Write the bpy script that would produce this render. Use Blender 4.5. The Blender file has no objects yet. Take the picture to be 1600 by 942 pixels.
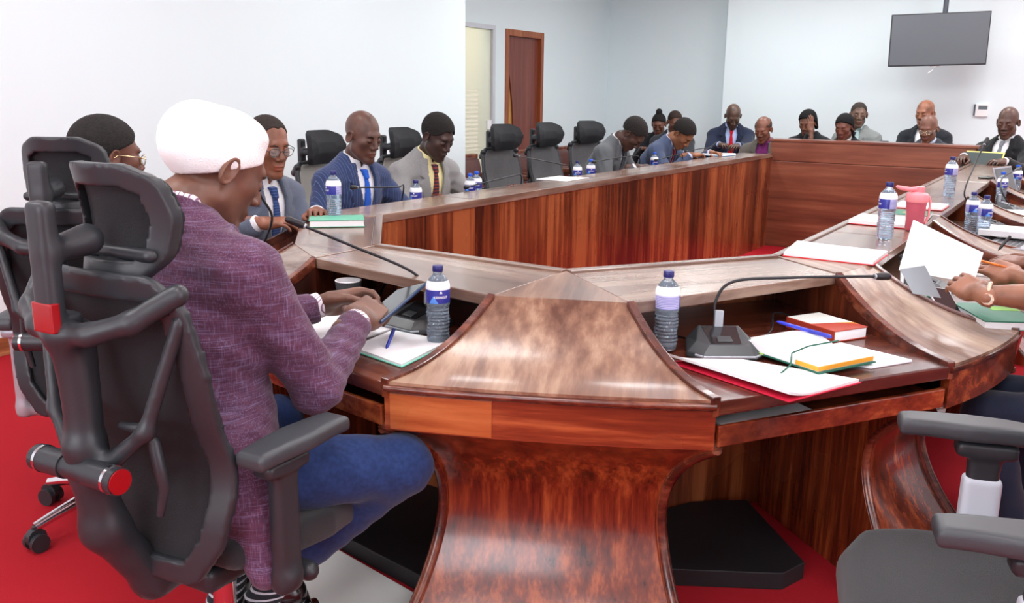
import bpy, bmesh, math, random, os
import numpy as np
from mathutils import Vector, Matrix
random.seed(7); np.random.seed(7)
PI = math.pi
C = bpy.context.scene.collection
f32 = np.float32

# ------------------------------------------------------------------ naming / linking
def ps(o, **kw):
    for k, v in kw.items():
        if v: o[k] = v
    return o

def thing(name, label, cat, loc=(0, 0, 0), rotz=0.0, group=None):
    o = bpy.data.objects.new(name, None); C.objects.link(o)
    o.empty_display_size = 0.1
    o.location = loc; o.rotation_euler = (0, 0, rotz)
    return ps(o, label=label, category=cat, group=group)

def link(name, me, mat=None, parent=None, loc=None, rot=None, label=None, cat=None, group=None, kind=None):
    o = bpy.data.objects.new(name, me); C.objects.link(o)
    if mat is not None:
        me.materials.clear()
        for m in (mat if isinstance(mat, (list, tuple)) else [mat]): me.materials.append(m)
    if parent is not None: o.parent = parent
    if loc is not None: o.location = loc
    if rot is not None: o.rotation_euler = rot
    return ps(o, label=label, category=cat, group=group, kind=kind)

def copy_tree(o, parent=None):
    c = o.copy(); C.objects.link(c)
    if parent is not None: c.parent = parent
    for ch in list(o.children): copy_tree(ch, c)
    return c

def smooth(me, on=True, angle=None):
    me.polygons.foreach_set('use_smooth', [on] * len(me.polygons))
    if on and angle:
        try: me.set_sharp_from_angle(angle=math.radians(angle))
        except Exception: pass
    return me

# ------------------------------------------------------------------ mesh builder
class MB:
    def __init__(s): s.v = []; s.f = []; s.mi = []
    def add(s, vs, fs, mi=0):
        n = len(s.v); s.v += [tuple(map(float, p)) for p in vs]
        s.f += [tuple(n + i for i in f) for f in fs]; s.mi += [mi] * len(fs)
    def box(s, x0, x1, y0, y1, z0, z1, mi=0):
        s.add([(x0,y0,z0),(x1,y0,z0),(x1,y1,z0),(x0,y1,z0),(x0,y0,z1),(x1,y0,z1),(x1,y1,z1),(x0,y1,z1)],
              [(0,3,2,1),(4,5,6,7),(0,1,5,4),(1,2,6,5),(2,3,7,6),(3,0,4,7)], mi)
    def prism(s, pts, z0, z1, mi=0):
        # pts ccw list of (x,y)
        a = sum(pts[i][0]*pts[(i+1)%len(pts)][1]-pts[(i+1)%len(pts)][0]*pts[i][1] for i in range(len(pts)))
        if a < 0: pts = pts[::-1]
        n = len(pts)
        s.add([(x,y,z0) for x,y in pts]+[(x,y,z1) for x,y in pts],
              [tuple(range(n-1,-1,-1)), tuple(range(n,2*n))]+[(i,(i+1)%n,n+(i+1)%n,n+i) for i in range(n)], mi)
    def wall(s, a, b, t, z0, z1, mi=0):
        # vertical slab from a to b, thickness t to the left side of a->b
        ax, ay = a; bx, by = b; L = math.hypot(bx-ax, by-ay); nx, ny = -(by-ay)/L*t, (bx-ax)/L*t
        s.prism([(ax,ay),(bx,by),(bx+nx,by+ny),(ax+nx,ay+ny)], z0, z1, mi)
    def lathe(s, prof, n=24, c=(0,0,0), mi=0, cap=True):
        vs = []; fs = []; m = len(prof)
        for r, z in prof:
            for k in range(n):
                a = 2*PI*k/n; vs.append((c[0]+r*math.cos(a), c[1]+r*math.sin(a), c[2]+z))
        for i in range(m-1):
            for k in range(n):
                fs.append((i*n+k, i*n+(k+1)%n, (i+1)*n+(k+1)%n, (i+1)*n+k))
        if cap:
            fs.append(tuple(range(n-1,-1,-1))); fs.append(tuple((m-1)*n+k for k in range(n)))
        s.add(vs, fs, mi)
    def tube(s, pts, r, n=10, mi=0, cap=True):
        P = [Vector(p) for p in pts]; m = len(P)
        R = r if isinstance(r, (list, tuple)) else [r]*m
        vs = []; fs = []
        t0 = (P[1]-P[0]).normalized(); up = Vector((0,0,1)) if abs(t0.z) < .9 else Vector((1,0,0))
        nrm = t0.cross(up).normalized()
        for i in range(m):
            t = (P[min(i+1,m-1)]-P[max(i-1,0)]).normalized()
            nrm = (nrm - t*nrm.dot(t)).normalized(); b = t.cross(nrm)
            for k in range(n):
                a = 2*PI*k/n; q = P[i]+(nrm*math.cos(a)+b*math.sin(a))*R[i]; vs.append(tuple(q))
        for i in range(m-1):
            for k in range(n): fs.append((i*n+k, i*n+(k+1)%n, (i+1)*n+(k+1)%n, (i+1)*n+k))
        if cap: fs += [tuple(range(n-1,-1,-1)), tuple((m-1)*n+k for k in range(n))]
        s.add(vs, fs, mi)
    def strip(s, A, B, z_off=0, mi=0):
        # ruled surface between polylines A and B (same length)
        n = len(A); s.add(list(A)+list(B), [(i,i+1,n+i+1,n+i) for i in range(n-1)], mi)
    def sweep_rect(s, pts, w, h, side, mi=0):
        # rectangular bar following pts; side = horizontal unit vector for the width, height up
        sx, sy = side; n = len(pts); vs = []
        for x, y, z in pts:
            vs += [(x-sx*w/2,y-sy*w/2,z),(x+sx*w/2,y+sy*w/2,z),(x+sx*w/2,y+sy*w/2,z+h),(x-sx*w/2,y-sy*w/2,z+h)]
        fs = []
        for i in range(n-1):
            for k in range(4): fs.append((4*i+k, 4*i+(k+1)%4, 4*i+4+(k+1)%4, 4*i+4+k))
        fs += [(3,2,1,0), tuple(4*(n-1)+k for k in range(4))]
        s.add(vs, fs, mi)
    def me(s, name='m', sm=None, off=(0,0,0), bevel=0, fix=True):
        me = bpy.data.meshes.new(name)
        me.from_pydata([(x-off[0],y-off[1],z-off[2]) for x,y,z in s.v], [], s.f)
        if any(s.mi): me.polygons.foreach_set('material_index', s.mi)
        me.validate()
        bm = bmesh.new(); bm.from_mesh(me)
        if bevel:
            es = [e for e in bm.edges if len(e.link_faces) == 2 and e.calc_face_angle(0) > .6]
            try: bmesh.ops.bevel(bm, geom=es, offset=bevel, segments=2, profile=.6, affect='EDGES', clamp_overlap=True)
            except Exception: pass
        if fix: bmesh.ops.recalc_face_normals(bm, faces=bm.faces)
        bm.to_mesh(me); bm.free()
        if sm: smooth(me, True, sm)
        return me

def bez(p0, p1, p2, p3, n=12):
    o = []
    for i in range(n+1):
        t = i/n; a = (1-t)**3; b = 3*t*(1-t)**2; c = 3*t*t*(1-t); d = t**3
        o.append(tuple(a*p0[k]+b*p1[k]+c*p2[k]+d*p3[k] for k in range(3)))
    return o

# ------------------------------------------------------------------ signed distance shapes -> surface nets
def V(*a): return np.array(a, dtype=f32)
def rc(P, a, b, r1, r2):
    a = np.asarray(a, f32); b = np.asarray(b, f32); ba = b-a; pa = P-a
    h = np.clip((pa@ba)/max(float(ba@ba), 1e-9), 0, 1)
    q = pa-h[:,None]*ba
    return np.sqrt(np.einsum('ij,ij->i', q, q))-(r1+(r2-r1)*h)
def ell(P, c, r, R=None):
    q = P-np.asarray(c, f32)
    if R is not None: q = q@np.asarray(R, f32)
    r = np.asarray(r, f32); k0 = np.linalg.norm(q/r, axis=1); k1 = np.linalg.norm(q/(r*r), axis=1)
    return k0*(k0-1)/np.maximum(k1, 1e-6)
def rbox(P, c, h, r, R=None):
    q = P-np.asarray(c, f32)
    if R is not None: q = q@np.asarray(R, f32)
    q = np.abs(q)-(np.asarray(h, f32)-r)
    return np.linalg.norm(np.maximum(q, 0), axis=1)+np.minimum(q.max(1), 0)-r
def su(a, b, k):
    h = np.clip(.5+.5*(b-a)/k, 0, 1); return b+(a-b)*h-k*h*(1-h)
def ss(a, b, k):  # subtract b from a
    h = np.clip(.5-.5*(a+b)/k, 0, 1); return a+(-b-a)*h+k*h*(1-h)
def si(a, b, k): return -su(-a, -b, k)
def plane(P, p, n):
    n = np.asarray(n, f32); n = n/np.linalg.norm(n); return (P-np.asarray(p, f32))@n
def poly2(x, y, pts):
    d = np.full(x.shape, 1e9, f32); s = np.ones(x.shape, f32); n = len(pts)
    for i in range(n):
        ax, ay = pts[i]; bx, by = pts[i-1]
        ex, ey = bx-ax, by-ay; wx, wy = x-ax, y-ay
        t = np.clip((wx*ex+wy*ey)/(ex*ex+ey*ey+1e-12), 0, 1); qx, qy = wx-ex*t, wy-ey*t
        d = np.minimum(d, qx*qx+qy*qy)
        c1 = y >= ay; c2 = y < by; c3 = ex*wy > ey*wx
        flip = (c1 & c2 & c3) | (~c1 & ~c2 & ~c3); s = np.where(flip, -s, s)
    return s*np.sqrt(d)
def rotm(ax, deg):
    return np.array(Matrix.Rotation(math.radians(deg), 3, ax), dtype=f32)

def nets(fn, lo, hi, h, name='sdf', B=6, post=None):
    lo = np.asarray(lo, f32); hi = np.asarray(hi, f32)
    nb = np.maximum(np.ceil((hi-lo)/(h*B)).astype(int), 1); n = nb*B+1
    # coarse test at block centres
    g = np.stack(np.meshgrid(*[np.arange(k) for k in nb], indexing='ij'), -1).reshape(-1, 3)
    dc = fn((lo+(g+.5)*B*h).astype(f32))
    act = np.abs(dc) < B*h*.87*1.7+h
    D = np.empty(n, f32)
    Dc = dc.reshape(nb); idx = [np.minimum(np.arange(k)//B, m-1) for k, m in zip(n, nb)]
    D[:] = Dc[np.ix_(*idx)]
    ga = g[act]; loc = np.stack(np.meshgrid(*[np.arange(B+1)]*3, indexing='ij'), -1).reshape(-1, 3)
    need = np.zeros(n, bool); ch = (ga[:,None,:]*B+loc[None]).reshape(-1, 3)
    need[ch[:,0],ch[:,1],ch[:,2]] = True
    I = np.argwhere(need); out = np.empty(len(I), f32)
    for s in range(0, len(I), 400000): out[s:s+400000] = fn((lo+I[s:s+400000]*h).astype(f32))
    D[I[:,0],I[:,1],I[:,2]] = out
    S = D < 0
    m = n-1
    cnt = np.zeros(m, np.int8)
    for i in (0,1):
        for j in (0,1):
            for k in (0,1): cnt += S[i:i+m[0], j:j+m[1], k:k+m[2]]
    cells = np.argwhere((cnt > 0) & (cnt < 8))
    vid = -np.ones(m, np.int64); vid[cells[:,0],cells[:,1],cells[:,2]] = np.arange(len(cells))
    acc = np.zeros((len(cells), 3), np.float64); w = np.zeros(len(cells))
    cor = [(i,j,k) for i in (0,1) for j in (0,1) for k in (0,1)]
    val = {c: D[cells[:,0]+c[0], cells[:,1]+c[1], cells[:,2]+c[2]] for c in cor}
    for c in cor:
        for ax in range(3):
            if c[ax] == 0:
                d = list(c); d[ax] = 1; d = tuple(d); a = val[c]; b = val[d]
                cr = (a < 0) != (b < 0); t = np.where(cr, a/np.where(a-b == 0, 1, a-b), 0)
                p = np.array(c, float)[None].repeat(len(cells), 0); p[:,ax] += t
                acc += p*cr[:,None]; w += cr
    Vv = lo+(cells+acc/np.maximum(w, 1)[:,None])*h
    Q = []
    for ax in range(3):
        a1, a2 = [(1,2),(2,0),(0,1)][ax]
        sl0 = [slice(None)]*3; sl1 = [slice(None)]*3; sl0[ax] = slice(0,-1); sl1[ax] = slice(1,None)
        s0 = S[tuple(sl0)]; s1 = S[tuple(sl1)]
        E = np.argwhere(s0 != s1)
        ok = (E[:,a1] > 0) & (E[:,a2] > 0) & (E[:,a1] < m[a1]) & (E[:,a2] < m[a2]); E = E[ok]
        ins = s0[E[:,0],E[:,1],E[:,2]]
        def vi(d1, d2):
            e = E.copy(); e[:,a1] -= d1; e[:,a2] -= d2; return vid[e[:,0],e[:,1],e[:,2]]
        q = np.stack([vi(1,1), vi(0,1), vi(0,0), vi(1,0)], 1)
        q[~ins] = q[~ins][:, ::-1]; Q.append(q)
    Q = np.concatenate(Q); Q = Q[(Q >= 0).all(1)]
    if post is not None: Vv = post(Vv)
    return np_mesh(name, Vv, Q)

def np_mesh(name, Vv, Q):
    me = bpy.data.meshes.new(name)
    me.vertices.add(len(Vv)); me.vertices.foreach_set('co', np.ascontiguousarray(Vv, dtype=f32).ravel())
    me.loops.add(Q.size); me.loops.foreach_set('vertex_index', np.ascontiguousarray(Q, dtype=np.int32).ravel())
    me.polygons.add(len(Q)); me.polygons.foreach_set('loop_start', np.arange(0, Q.size, 4, dtype=np.int32))
    try: me.polygons.foreach_set('loop_total', np.full(len(Q), 4, np.int32))
    except Exception: pass
    me.update(calc_edges=True); me.validate()
    me.polygons.foreach_set('use_smooth', [True]*len(me.polygons))
    return me

def join_np(name, parts):
    """parts: list of (mesh, 4x4 or None) -> one mesh"""
    vs = []; qs = []; n = 0
    for me, M in parts:
        k = len(me.vertices); co = np.empty(k*3, f32); me.vertices.foreach_get('co', co); co = co.reshape(-1, 3)
        if M is not None:
            M = np.array(M); co = co@M[:3,:3].T+M[:3,3]
            if np.linalg.det(M[:3,:3]) < 0: flip = True
            else: flip = False
        else: flip = False
        q = np.empty(len(me.polygons)*4, np.int32); me.loops.foreach_get('vertex_index', q); q = q.reshape(-1, 4)
        if flip: q = q[:, ::-1]
        vs.append(co); qs.append(q+n); n += k
    return np_mesh(name, np.concatenate(vs), np.concatenate(qs))

# ------------------------------------------------------------------ materials
def lin(c):
    return tuple(((x/255.)/12.92 if x/255. <= .04045 else (((x/255.)+.055)/1.055)**2.4) for x in c[:3])+(1.,)

def mat(name, col, rough=.5, metal=0., spec=.5, coat=0., noise=None, bump=None, trans=0., ior=1.45, sheen=0., emit=None, alpha=None, tint_attr=None):
    m = bpy.data.materials.new(name); m.use_nodes = True; nt = m.node_tree; N = nt.nodes; L = nt.links
    b = N['Principled BSDF']; b.inputs['Base Color'].default_value = lin(col); b.inputs['Roughness'].default_value = rough
    b.inputs['Metallic'].default_value = metal; b.inputs['Specular IOR Level'].default_value = spec
    b.inputs['Coat Weight'].default_value = coat; b.inputs['Coat Roughness'].default_value = .12
    b.inputs['Transmission Weight'].default_value = trans; b.inputs['IOR'].default_value = ior
    if sheen: b.inputs['Sheen Weight'].default_value = sheen
    if alpha is not None: b.inputs['Alpha'].default_value = alpha
    if emit: b.inputs['Emission Color'].default_value = lin(emit[0]); b.inputs['Emission Strength'].default_value = emit[1]
    tc = N.new('ShaderNodeTexCoord')
    if noise:  # (scale, amount, second colour)
        n = N.new('ShaderNodeTexNoise'); n.inputs['Scale'].default_value = noise[0]; n.inputs['Detail'].default_value = 4
        L.new(tc.outputs['Object'], n.inputs['Vector'])
        mx = N.new('ShaderNodeMix'); mx.data_type = 'RGBA'; mx.inputs['A'].default_value = lin(col); mx.inputs['B'].default_value = lin(noise[2])
        mr = N.new('ShaderNodeMapRange'); mr.inputs['From Min'].default_value = .5-noise[1]; mr.inputs['From Max'].default_value = .5+noise[1]
        L.new(n.outputs['Fac'], mr.inputs['Value']); L.new(mr.outputs['Result'], mx.inputs['Factor'])
        L.new(mx.outputs['Result'], b.inputs['Base Color'])
    if bump:  # (scale, strength)
        n = N.new('ShaderNodeTexNoise'); n.inputs['Scale'].default_value = bump[0]; n.inputs['Detail'].default_value = 3
        L.new(tc.outputs['Object'], n.inputs['Vector'])
        bp = N.new('ShaderNodeBump'); bp.inputs['Strength'].default_value = bump[1]; bp.inputs['Distance'].default_value = .005
        L.new(n.outputs['Fac'], bp.inputs['Height']); L.new(bp.outputs['Normal'], b.inputs['Normal'])
    return m

def wood(name, cols, ang=None, rough=.28, coat=.35, scale=9., blotch=1.0, boards=0, spec=.5):
    """streaky varnished wood; ang None = grain runs up z, else grain runs along direction ang (radians) in plan"""
    m = bpy.data.materials.new(name); m.use_nodes = True; nt = m.node_tree; N = nt.nodes; L = nt.links
    b = N['Principled BSDF']; tc = N.new('ShaderNodeTexCoord')
    mp = N.new('ShaderNodeMapping'); mp.vector_type = 'TEXTURE' if ang is not None else 'POINT'
    if ang is None: mp.inputs['Scale'].default_value = (scale, scale, scale*.055)
    else:
        mp.inputs['Rotation'].default_value = (0, 0, ang); mp.inputs['Scale'].default_value = (1/(scale*.07), 1/scale, 1/scale)
    L.new(tc.outputs['Object'], mp.inputs['Vector'])
    n1 = N.new('ShaderNodeTexNoise'); n1.inputs['Scale'].default_value = 1.6; n1.inputs['Detail'].default_value = 6; n1.inputs['Roughness'].default_value = .65; n1.inputs['Distortion'].default_value = .12
    L.new(mp.outputs['Vector'], n1.inputs['Vector'])
    n2 = N.new('ShaderNodeTexNoise'); n2.inputs['Scale'].default_value = 7; n2.inputs['Detail'].default_value = 4
    L.new(mp.outputs['Vector'], n2.inputs['Vector'])
    n3 = N.new('ShaderNodeTexNoise'); n3.inputs['Scale'].default_value = 2.2; n3.inputs['Detail'].default_value = 3
    L.new(tc.outputs['Object'], n3.inputs['Vector'])
    ad = N.new('ShaderNodeMath'); ad.operation = 'MULTIPLY_ADD'; ad.inputs[1].default_value = .35; L.new(n2.outputs['Fac'], ad.inputs[0]); L.new(n1.outputs['Fac'], ad.inputs[2])
    ad2 = N.new('ShaderNodeMath'); ad2.operation = 'MULTIPLY_ADD'; ad2.inputs[1].default_value = .35*blotch; L.new(n3.outputs['Fac'], ad2.inputs[0]); L.new(ad.outputs[0], ad2.inputs[2])
    last = ad2.outputs[0]
    if boards:
        # alternating boards: voronoi-free, stepped noise by board index
        sx = N.new('ShaderNodeSeparateXYZ')
        mb = N.new('ShaderNodeMapping'); mb.inputs['Rotation'].default_value = (0, 0, 0); L.new(tc.outputs['Object'], mb.inputs['Vector']); L.new(mb.outputs['Vector'], sx.inputs[0])
        sm = N.new('ShaderNodeMath'); sm.operation = 'ADD'; L.new(sx.outputs['X'], sm.inputs[0]); L.new(sx.outputs['Y'], sm.inputs[1])
        ml = N.new('ShaderNodeMath'); ml.operation = 'MULTIPLY'; ml.inputs[1].default_value = boards; L.new(sm.outputs[0], ml.inputs[0])
        fl = N.new('ShaderNodeMath'); fl.operation = 'FLOOR'; L.new(ml.outputs[0], fl.inputs[0])
        wn = N.new('ShaderNodeTexWhiteNoise'); wn.noise_dimensions = '1D'; L.new(fl.outputs[0], wn.inputs['W'])
        a3 = N.new('ShaderNodeMath'); a3.operation = 'MULTIPLY_ADD'; a3.inputs[1].default_value = .28; L.new(wn.outputs['Value'], a3.inputs[0]); L.new(last, a3.inputs[2])
        a4 = N.new('ShaderNodeMath'); a4.operation = 'SUBTRACT'; a4.inputs[1].default_value = .14; L.new(a3.outputs[0], a4.inputs[0]); last = a4.outputs[0]
    cr = N.new('ShaderNodeValToRGB'); e = cr.color_ramp.elements
    mid = .5+.175+.175*blotch
    e[0].position = mid-.20; e[0].color = lin(cols[0]); e[1].position = mid+.20; e[1].color = lin(cols[2])
    k = e.new(mid); k.color = lin(cols[1])
    L.new(last, cr.inputs['Fac']); L.new(cr.outputs['Color'], b.inputs['Base Color'])
    rr = N.new('ShaderNodeMapRange'); rr.inputs['To Min'].default_value = rough*.8; rr.inputs['To Max'].default_value = rough*1.3
    L.new(n3.outputs['Fac'], rr.inputs['Value']); L.new(rr.outputs['Result'], b.inputs['Roughness'])
    b.inputs['Coat Weight'].default_value = coat; b.inputs['Coat Roughness'].default_value = .14; b.inputs['Specular IOR Level'].default_value = spec
    bp = N.new('ShaderNodeBump'); bp.inputs['Strength'].default_value = .12; bp.inputs['Distance'].default_value = .003
    L.new(n1.outputs['Fac'], bp.inputs['Height']); L.new(bp.outputs['Normal'], b.inputs['Normal'])
    return m

def fabric(name, col, col2=None, stripes=None, scale=260, rough=.85, plaid=False):
    m = bpy.data.materials.new(name); m.use_nodes = True; nt = m.node_tree; N = nt.nodes; L = nt.links
    b = N['Principled BSDF']; tc = N.new('ShaderNodeTexCoord'); b.inputs['Roughness'].default_value = rough
    b.inputs['Specular IOR Level'].default_value = .2; b.inputs['Sheen Weight'].default_value = .15
    col2 = col2 or tuple(int(c*.86) for c in col)
    n = N.new('ShaderNodeTexNoise'); n.inputs['Scale'].default_value = scale if not plaid else 60; n.inputs['Detail'].default_value = 2
    L.new(tc.outputs['Object'], n.inputs['Vector'])
    mx = N.new('ShaderNodeMix'); mx.data_type = 'RGBA'; mx.inputs['A'].default_value = lin(col); mx.inputs['B'].default_value = lin(col2)
    mr = N.new('ShaderNodeMapRange'); mr.inputs['From Min'].default_value = .3; mr.inputs['From Max'].default_value = .7
    L.new(n.outputs['Fac'], mr.inputs['Value']); L.new(mr.outputs['Result'], mx.inputs['Factor']); last = mx.outputs['Result']
    if plaid:
        for sc3, c3, amt in (((16, 16, 420), (142, 132, 172), .38), ((380, 350, 16), (142, 132, 172), .36), ((20, 20, 600), (62, 30, 62), .5), ((560, 520, 18), (60, 28, 58), .5)):
            mp = N.new('ShaderNodeMapping'); mp.inputs['Scale'].default_value = sc3; L.new(tc.outputs['Object'], mp.inputs['Vector'])
            q = N.new('ShaderNodeTexNoise'); q.inputs['Scale'].default_value = 1.0; q.inputs['Detail'].default_value = 1.5; L.new(mp.outputs['Vector'], q.inputs['Vector'])
            r = N.new('ShaderNodeMapRange'); r.inputs['From Min'].default_value = .52; r.inputs['From Max'].default_value = .72; r.inputs['To Max'].default_value = amt
            L.new(q.outputs['Fac'], r.inputs['Value'])
            x = N.new('ShaderNodeMix'); x.data_type = 'RGBA'; x.inputs['B'].default_value = lin(c3)
            L.new(last, x.inputs['A']); L.new(r.outputs['Result'], x.inputs['Factor']); last = x.outputs['Result']
    if stripes:  # (spacing m, colour, axis, duty)
        sx = N.new('ShaderNodeSeparateXYZ'); L.new(tc.outputs['Object'], sx.inputs[0])
        ml = N.new('ShaderNodeMath'); ml.operation = 'MULTIPLY'; ml.inputs[1].default_value = 1/stripes[0]; L.new(sx.outputs[stripes[2]], ml.inputs[0])
        fr = N.new('ShaderNodeMath'); fr.operation = 'FRACT'; L.new(ml.outputs[0], fr.inputs[0])
        lt = N.new('ShaderNodeMath'); lt.operation = 'LESS_THAN'; lt.inputs[1].default_value = stripes[3]; L.new(fr.outputs[0], lt.inputs[0])
        x = N.new('ShaderNodeMix'); x.data_type = 'RGBA'; x.inputs['B'].default_value = lin(stripes[1])
        L.new(last, x.inputs['A']); L.new(lt.outputs[0], x.inputs['Factor']); last = x.outputs['Result']
    L.new(last, b.inputs['Base Color'])
    bp = N.new('ShaderNodeBump'); bp.inputs['Strength'].default_value = .25; bp.inputs['Distance'].default_value = .002
    L.new(n.outputs['Fac'], bp.inputs['Height']); L.new(bp.outputs['Normal'], b.inputs['Normal'])
    return m

def skin_mat(name, col):
    dark = tuple(int(c*.72) for c in col); red = (int(col[0]*1.02), int(col[1]*.8), int(col[2]*.78))
    m = bpy.data.materials.new(name); m.use_nodes = True; nt = m.node_tree; N = nt.nodes; L = nt.links
    b = N['Principled BSDF']; tc = N.new('ShaderNodeTexCoord')
    n = N.new('ShaderNodeTexNoise'); n.inputs['Scale'].default_value = 14; n.inputs['Detail'].default_value = 5; L.new(tc.outputs['Object'], n.inputs['Vector'])
    mx = N.new('ShaderNodeMix'); mx.data_type = 'RGBA'; mx.inputs['A'].default_value = lin(col); mx.inputs['B'].default_value = lin(dark)
    mr = N.new('ShaderNodeMapRange'); mr.inputs['From Min'].default_value = .4; mr.inputs['From Max'].default_value = .75; L.new(n.outputs['Fac'], mr.inputs['Value'])
    L.new(mr.outputs['Result'], mx.inputs['Factor'])
    at = N.new('ShaderNodeAttribute'); at.attribute_name = 'lips'
    x = N.new('ShaderNodeMix'); x.data_type = 'RGBA'; x.inputs['B'].default_value = lin(red); L.new(mx.outputs['Result'], x.inputs['A']); L.new(at.outputs['Fac'], x.inputs['Factor'])
    L.new(x.outputs['Result'], b.inputs['Base Color'])
    b.inputs['Roughness'].default_value = .42; b.inputs['Specular IOR Level'].default_value = .45
    b.inputs['Subsurface Weight'].default_value = .06; b.inputs['Subsurface Radius'].default_value = (.02, .008, .004); b.inputs['Subsurface Scale'].default_value = .3
    bp = N.new('ShaderNodeBump'); bp.inputs['Strength'].default_value = .08; bp.inputs['Distance'].default_value = .002
    n4 = N.new('ShaderNodeTexNoise'); n4.inputs['Scale'].default_value = 160; L.new(tc.outputs['Object'], n4.inputs['Vector'])
    L.new(n4.outputs['Fac'], bp.inputs['Height']); L.new(bp.outputs['Normal'], b.inputs['Normal'])
    return m
# ================================================================== materials
M = {}
M['wall'] = mat('wall_paint', (228, 241, 244), .75, spec=.25)
M['ceil'] = mat('ceiling_paint', (244, 244, 242), .8, spec=.2)
M['carpet'] = mat('red_carpet', (184, 38, 48), .95, spec=.1, noise=(700, .25, (158, 28, 38)), bump=(500, .5))
M['base'] = wood('baseboard_wood', [(105, 62, 38), (150, 92, 58), (184, 128, 88)], 1.57, .35, .2)
RED = [(40, 12, 8), (98, 38, 20), (158, 72, 38)]
BRN = [(92, 66, 54), (128, 102, 88), (158, 136, 120)]  # tops lightened and greyed: reflection of the pale room put into the colour
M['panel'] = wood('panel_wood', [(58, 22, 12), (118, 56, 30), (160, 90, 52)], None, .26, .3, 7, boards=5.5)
M['ped'] = wood('pedestal_wood', [(52, 16, 9), (112, 44, 21), (168, 86, 44)], None, .26, .8, 14, .4)
M['fascia'] = wood('fascia_wood', [(62, 20, 11), (118, 48, 25), (168, 88, 48)], .45, .25, .45, 7)
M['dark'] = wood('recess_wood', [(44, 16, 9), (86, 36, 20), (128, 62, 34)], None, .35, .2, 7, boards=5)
M['curb'] = wood('curb_wood', [(48, 18, 12), (88, 40, 27), (126, 70, 48)], 0, .24, .5, 8)
M['topX'] = wood('top_wood_x', BRN, -.15, .24, .45, 6)
M['topD'] = wood('top_wood_d', BRN, .98, .24, .45, 6)
M['topE'] = wood('top_wood_e', BRN, -.85, .24, .45, 6)
M['topY'] = wood('top_wood_y', BRN, 1.57, .24, .45, 6)
M['scoopC'] = wood('scoop_wood_c', [(84, 50, 36), (128, 92, 72), (164, 132, 108)], 2.0, .34, .3, 6)
M['scoopR'] = wood('scoop_wood_r', [(92, 64, 50), (136, 108, 90), (172, 148, 126)], -.7, .34, .3, 6)
M['deskX'] = wood('desk_wood_x', [(42, 16, 11), (84, 38, 27), (120, 66, 46)], -.15, .26, .4, 6)
M['deskD'] = wood('desk_wood_d', [(42, 16, 11), (84, 38, 27), (120, 66, 46)], .98, .26, .4, 6)
M['far'] = wood('far_counter_wood', [(92, 46, 32), (120, 66, 46), (144, 88, 64)], 0, .32, .3, 5, .5)
M['black_board'] = mat('black_board', (30, 31, 34), .55, noise=(6, .4, (20, 21, 24)))
M['tile'] = mat('white_tile', (236, 238, 234), .35, coat=.2)
M['door'] = wood('door_veneer', [(104, 48, 38), (122, 60, 48), (138, 74, 58)], None, .4, .15, 9, .5)
M['frame'] = wood('door_frame_wood', [(130, 64, 30), (156, 84, 44), (178, 104, 60)], None, .4, .2, 9, .5)
M['alu'] = mat('aluminium_profile', (214, 216, 222), .35, .3)
M['chrome'] = mat('chrome', (225, 226, 230), .12, 1.0)
M['silver'] = mat('silver_plastic', (172, 176, 184), .35, .4)
M['glow'] = mat('light_diffuser', (255, 255, 255), .6, emit=((255, 252, 246), 3.0))
M['frost'] = mat('frosted_glass', (252, 250, 240), .35, trans=.6, spec=.4)
M['doorglass'] = mat('amber_glass', (214, 160, 84), .3, trans=.35)

# ================================================================== room shell
def wallmesh(name, quads, m=None, kind='structure', label=None):
    b = MB()
    for q in quads: b.box(*q)
    return link(name, b.me(name), m or M['wall'], kind=kind, label=label)
ZC = 3.0
b = MB(); b.box(-6.5, 4.2, -3.4, 11.5, -.08, 0); link('floor', b.me('floor'), M['carpet'], kind='structure')
b = MB(); b.box(-6.5, 4.2, -3.4, 11.5, ZC, ZC+.1); link('ceiling', b.me('ceiling'), M['ceil'], kind='structure')
wallmesh('wall_left', [(-5.72, -4.8, -3.4, 6.69, 0, ZC)])
# set-back wall with openings for the glazed panel and the door
GY0, GY1, DY0, DY1 = 7.0, 8.52, 8.74, 9.56
wallmesh('wall_back_left', [(-5.9, -5.72, 6.69, GY0, 0, ZC), (-5.9, -5.72, GY1, DY0, 0, ZC), (-5.9, -5.72, DY1, 11.5, 0, ZC),
                            (-5.9, -5.72, GY0, GY1, 2.14, ZC), (-5.9, -5.72, DY0, DY1, 2.12, ZC)])
wallmesh('wall_far', [(-3.95, 4.2, 10.95, 11.5, 0, ZC), (-5.72, -3.95, 11.3, 11.5, 0, ZC)])
wallmesh('wall_right', [(3.6, 4.2, -3.4, 10.95, 0, ZC)])
wallmesh('wall_near', [(-4.8, 3.6, -3.4, -3.0, 0, ZC)])
b = MB(); b.box(-4.8, -4.785, -3.0, 6.69, 0, .1); link('baseboard_left', b.me('bb', bevel=.004), M['base'], kind='structure')
b = MB(); b.box(-3.95, 3.6, 10.935, 10.95, 0, .1); link('baseboard_far', b.me('bb', bevel=.004), M['base'], kind='structure')
# corridor behind the glass
b = MB(); b.box(-7.2, -7.1, 6.4, 10.2, 0, ZC); b.box(-7.1, -5.9, 6.3, 6.4, 0, ZC); b.box(-7.1, -5.9, 10.2, 10.3, 0, ZC); b.box(-7.1, -5.9, 6.4, 10.2, -.08, 0); b.box(-7.1, -5.9, 6.4, 10.2, ZC, ZC+.08)
link('wall_corridor', b.me('c'), mat('cream_paint', (252, 250, 234), .8), kind='structure')
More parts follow.
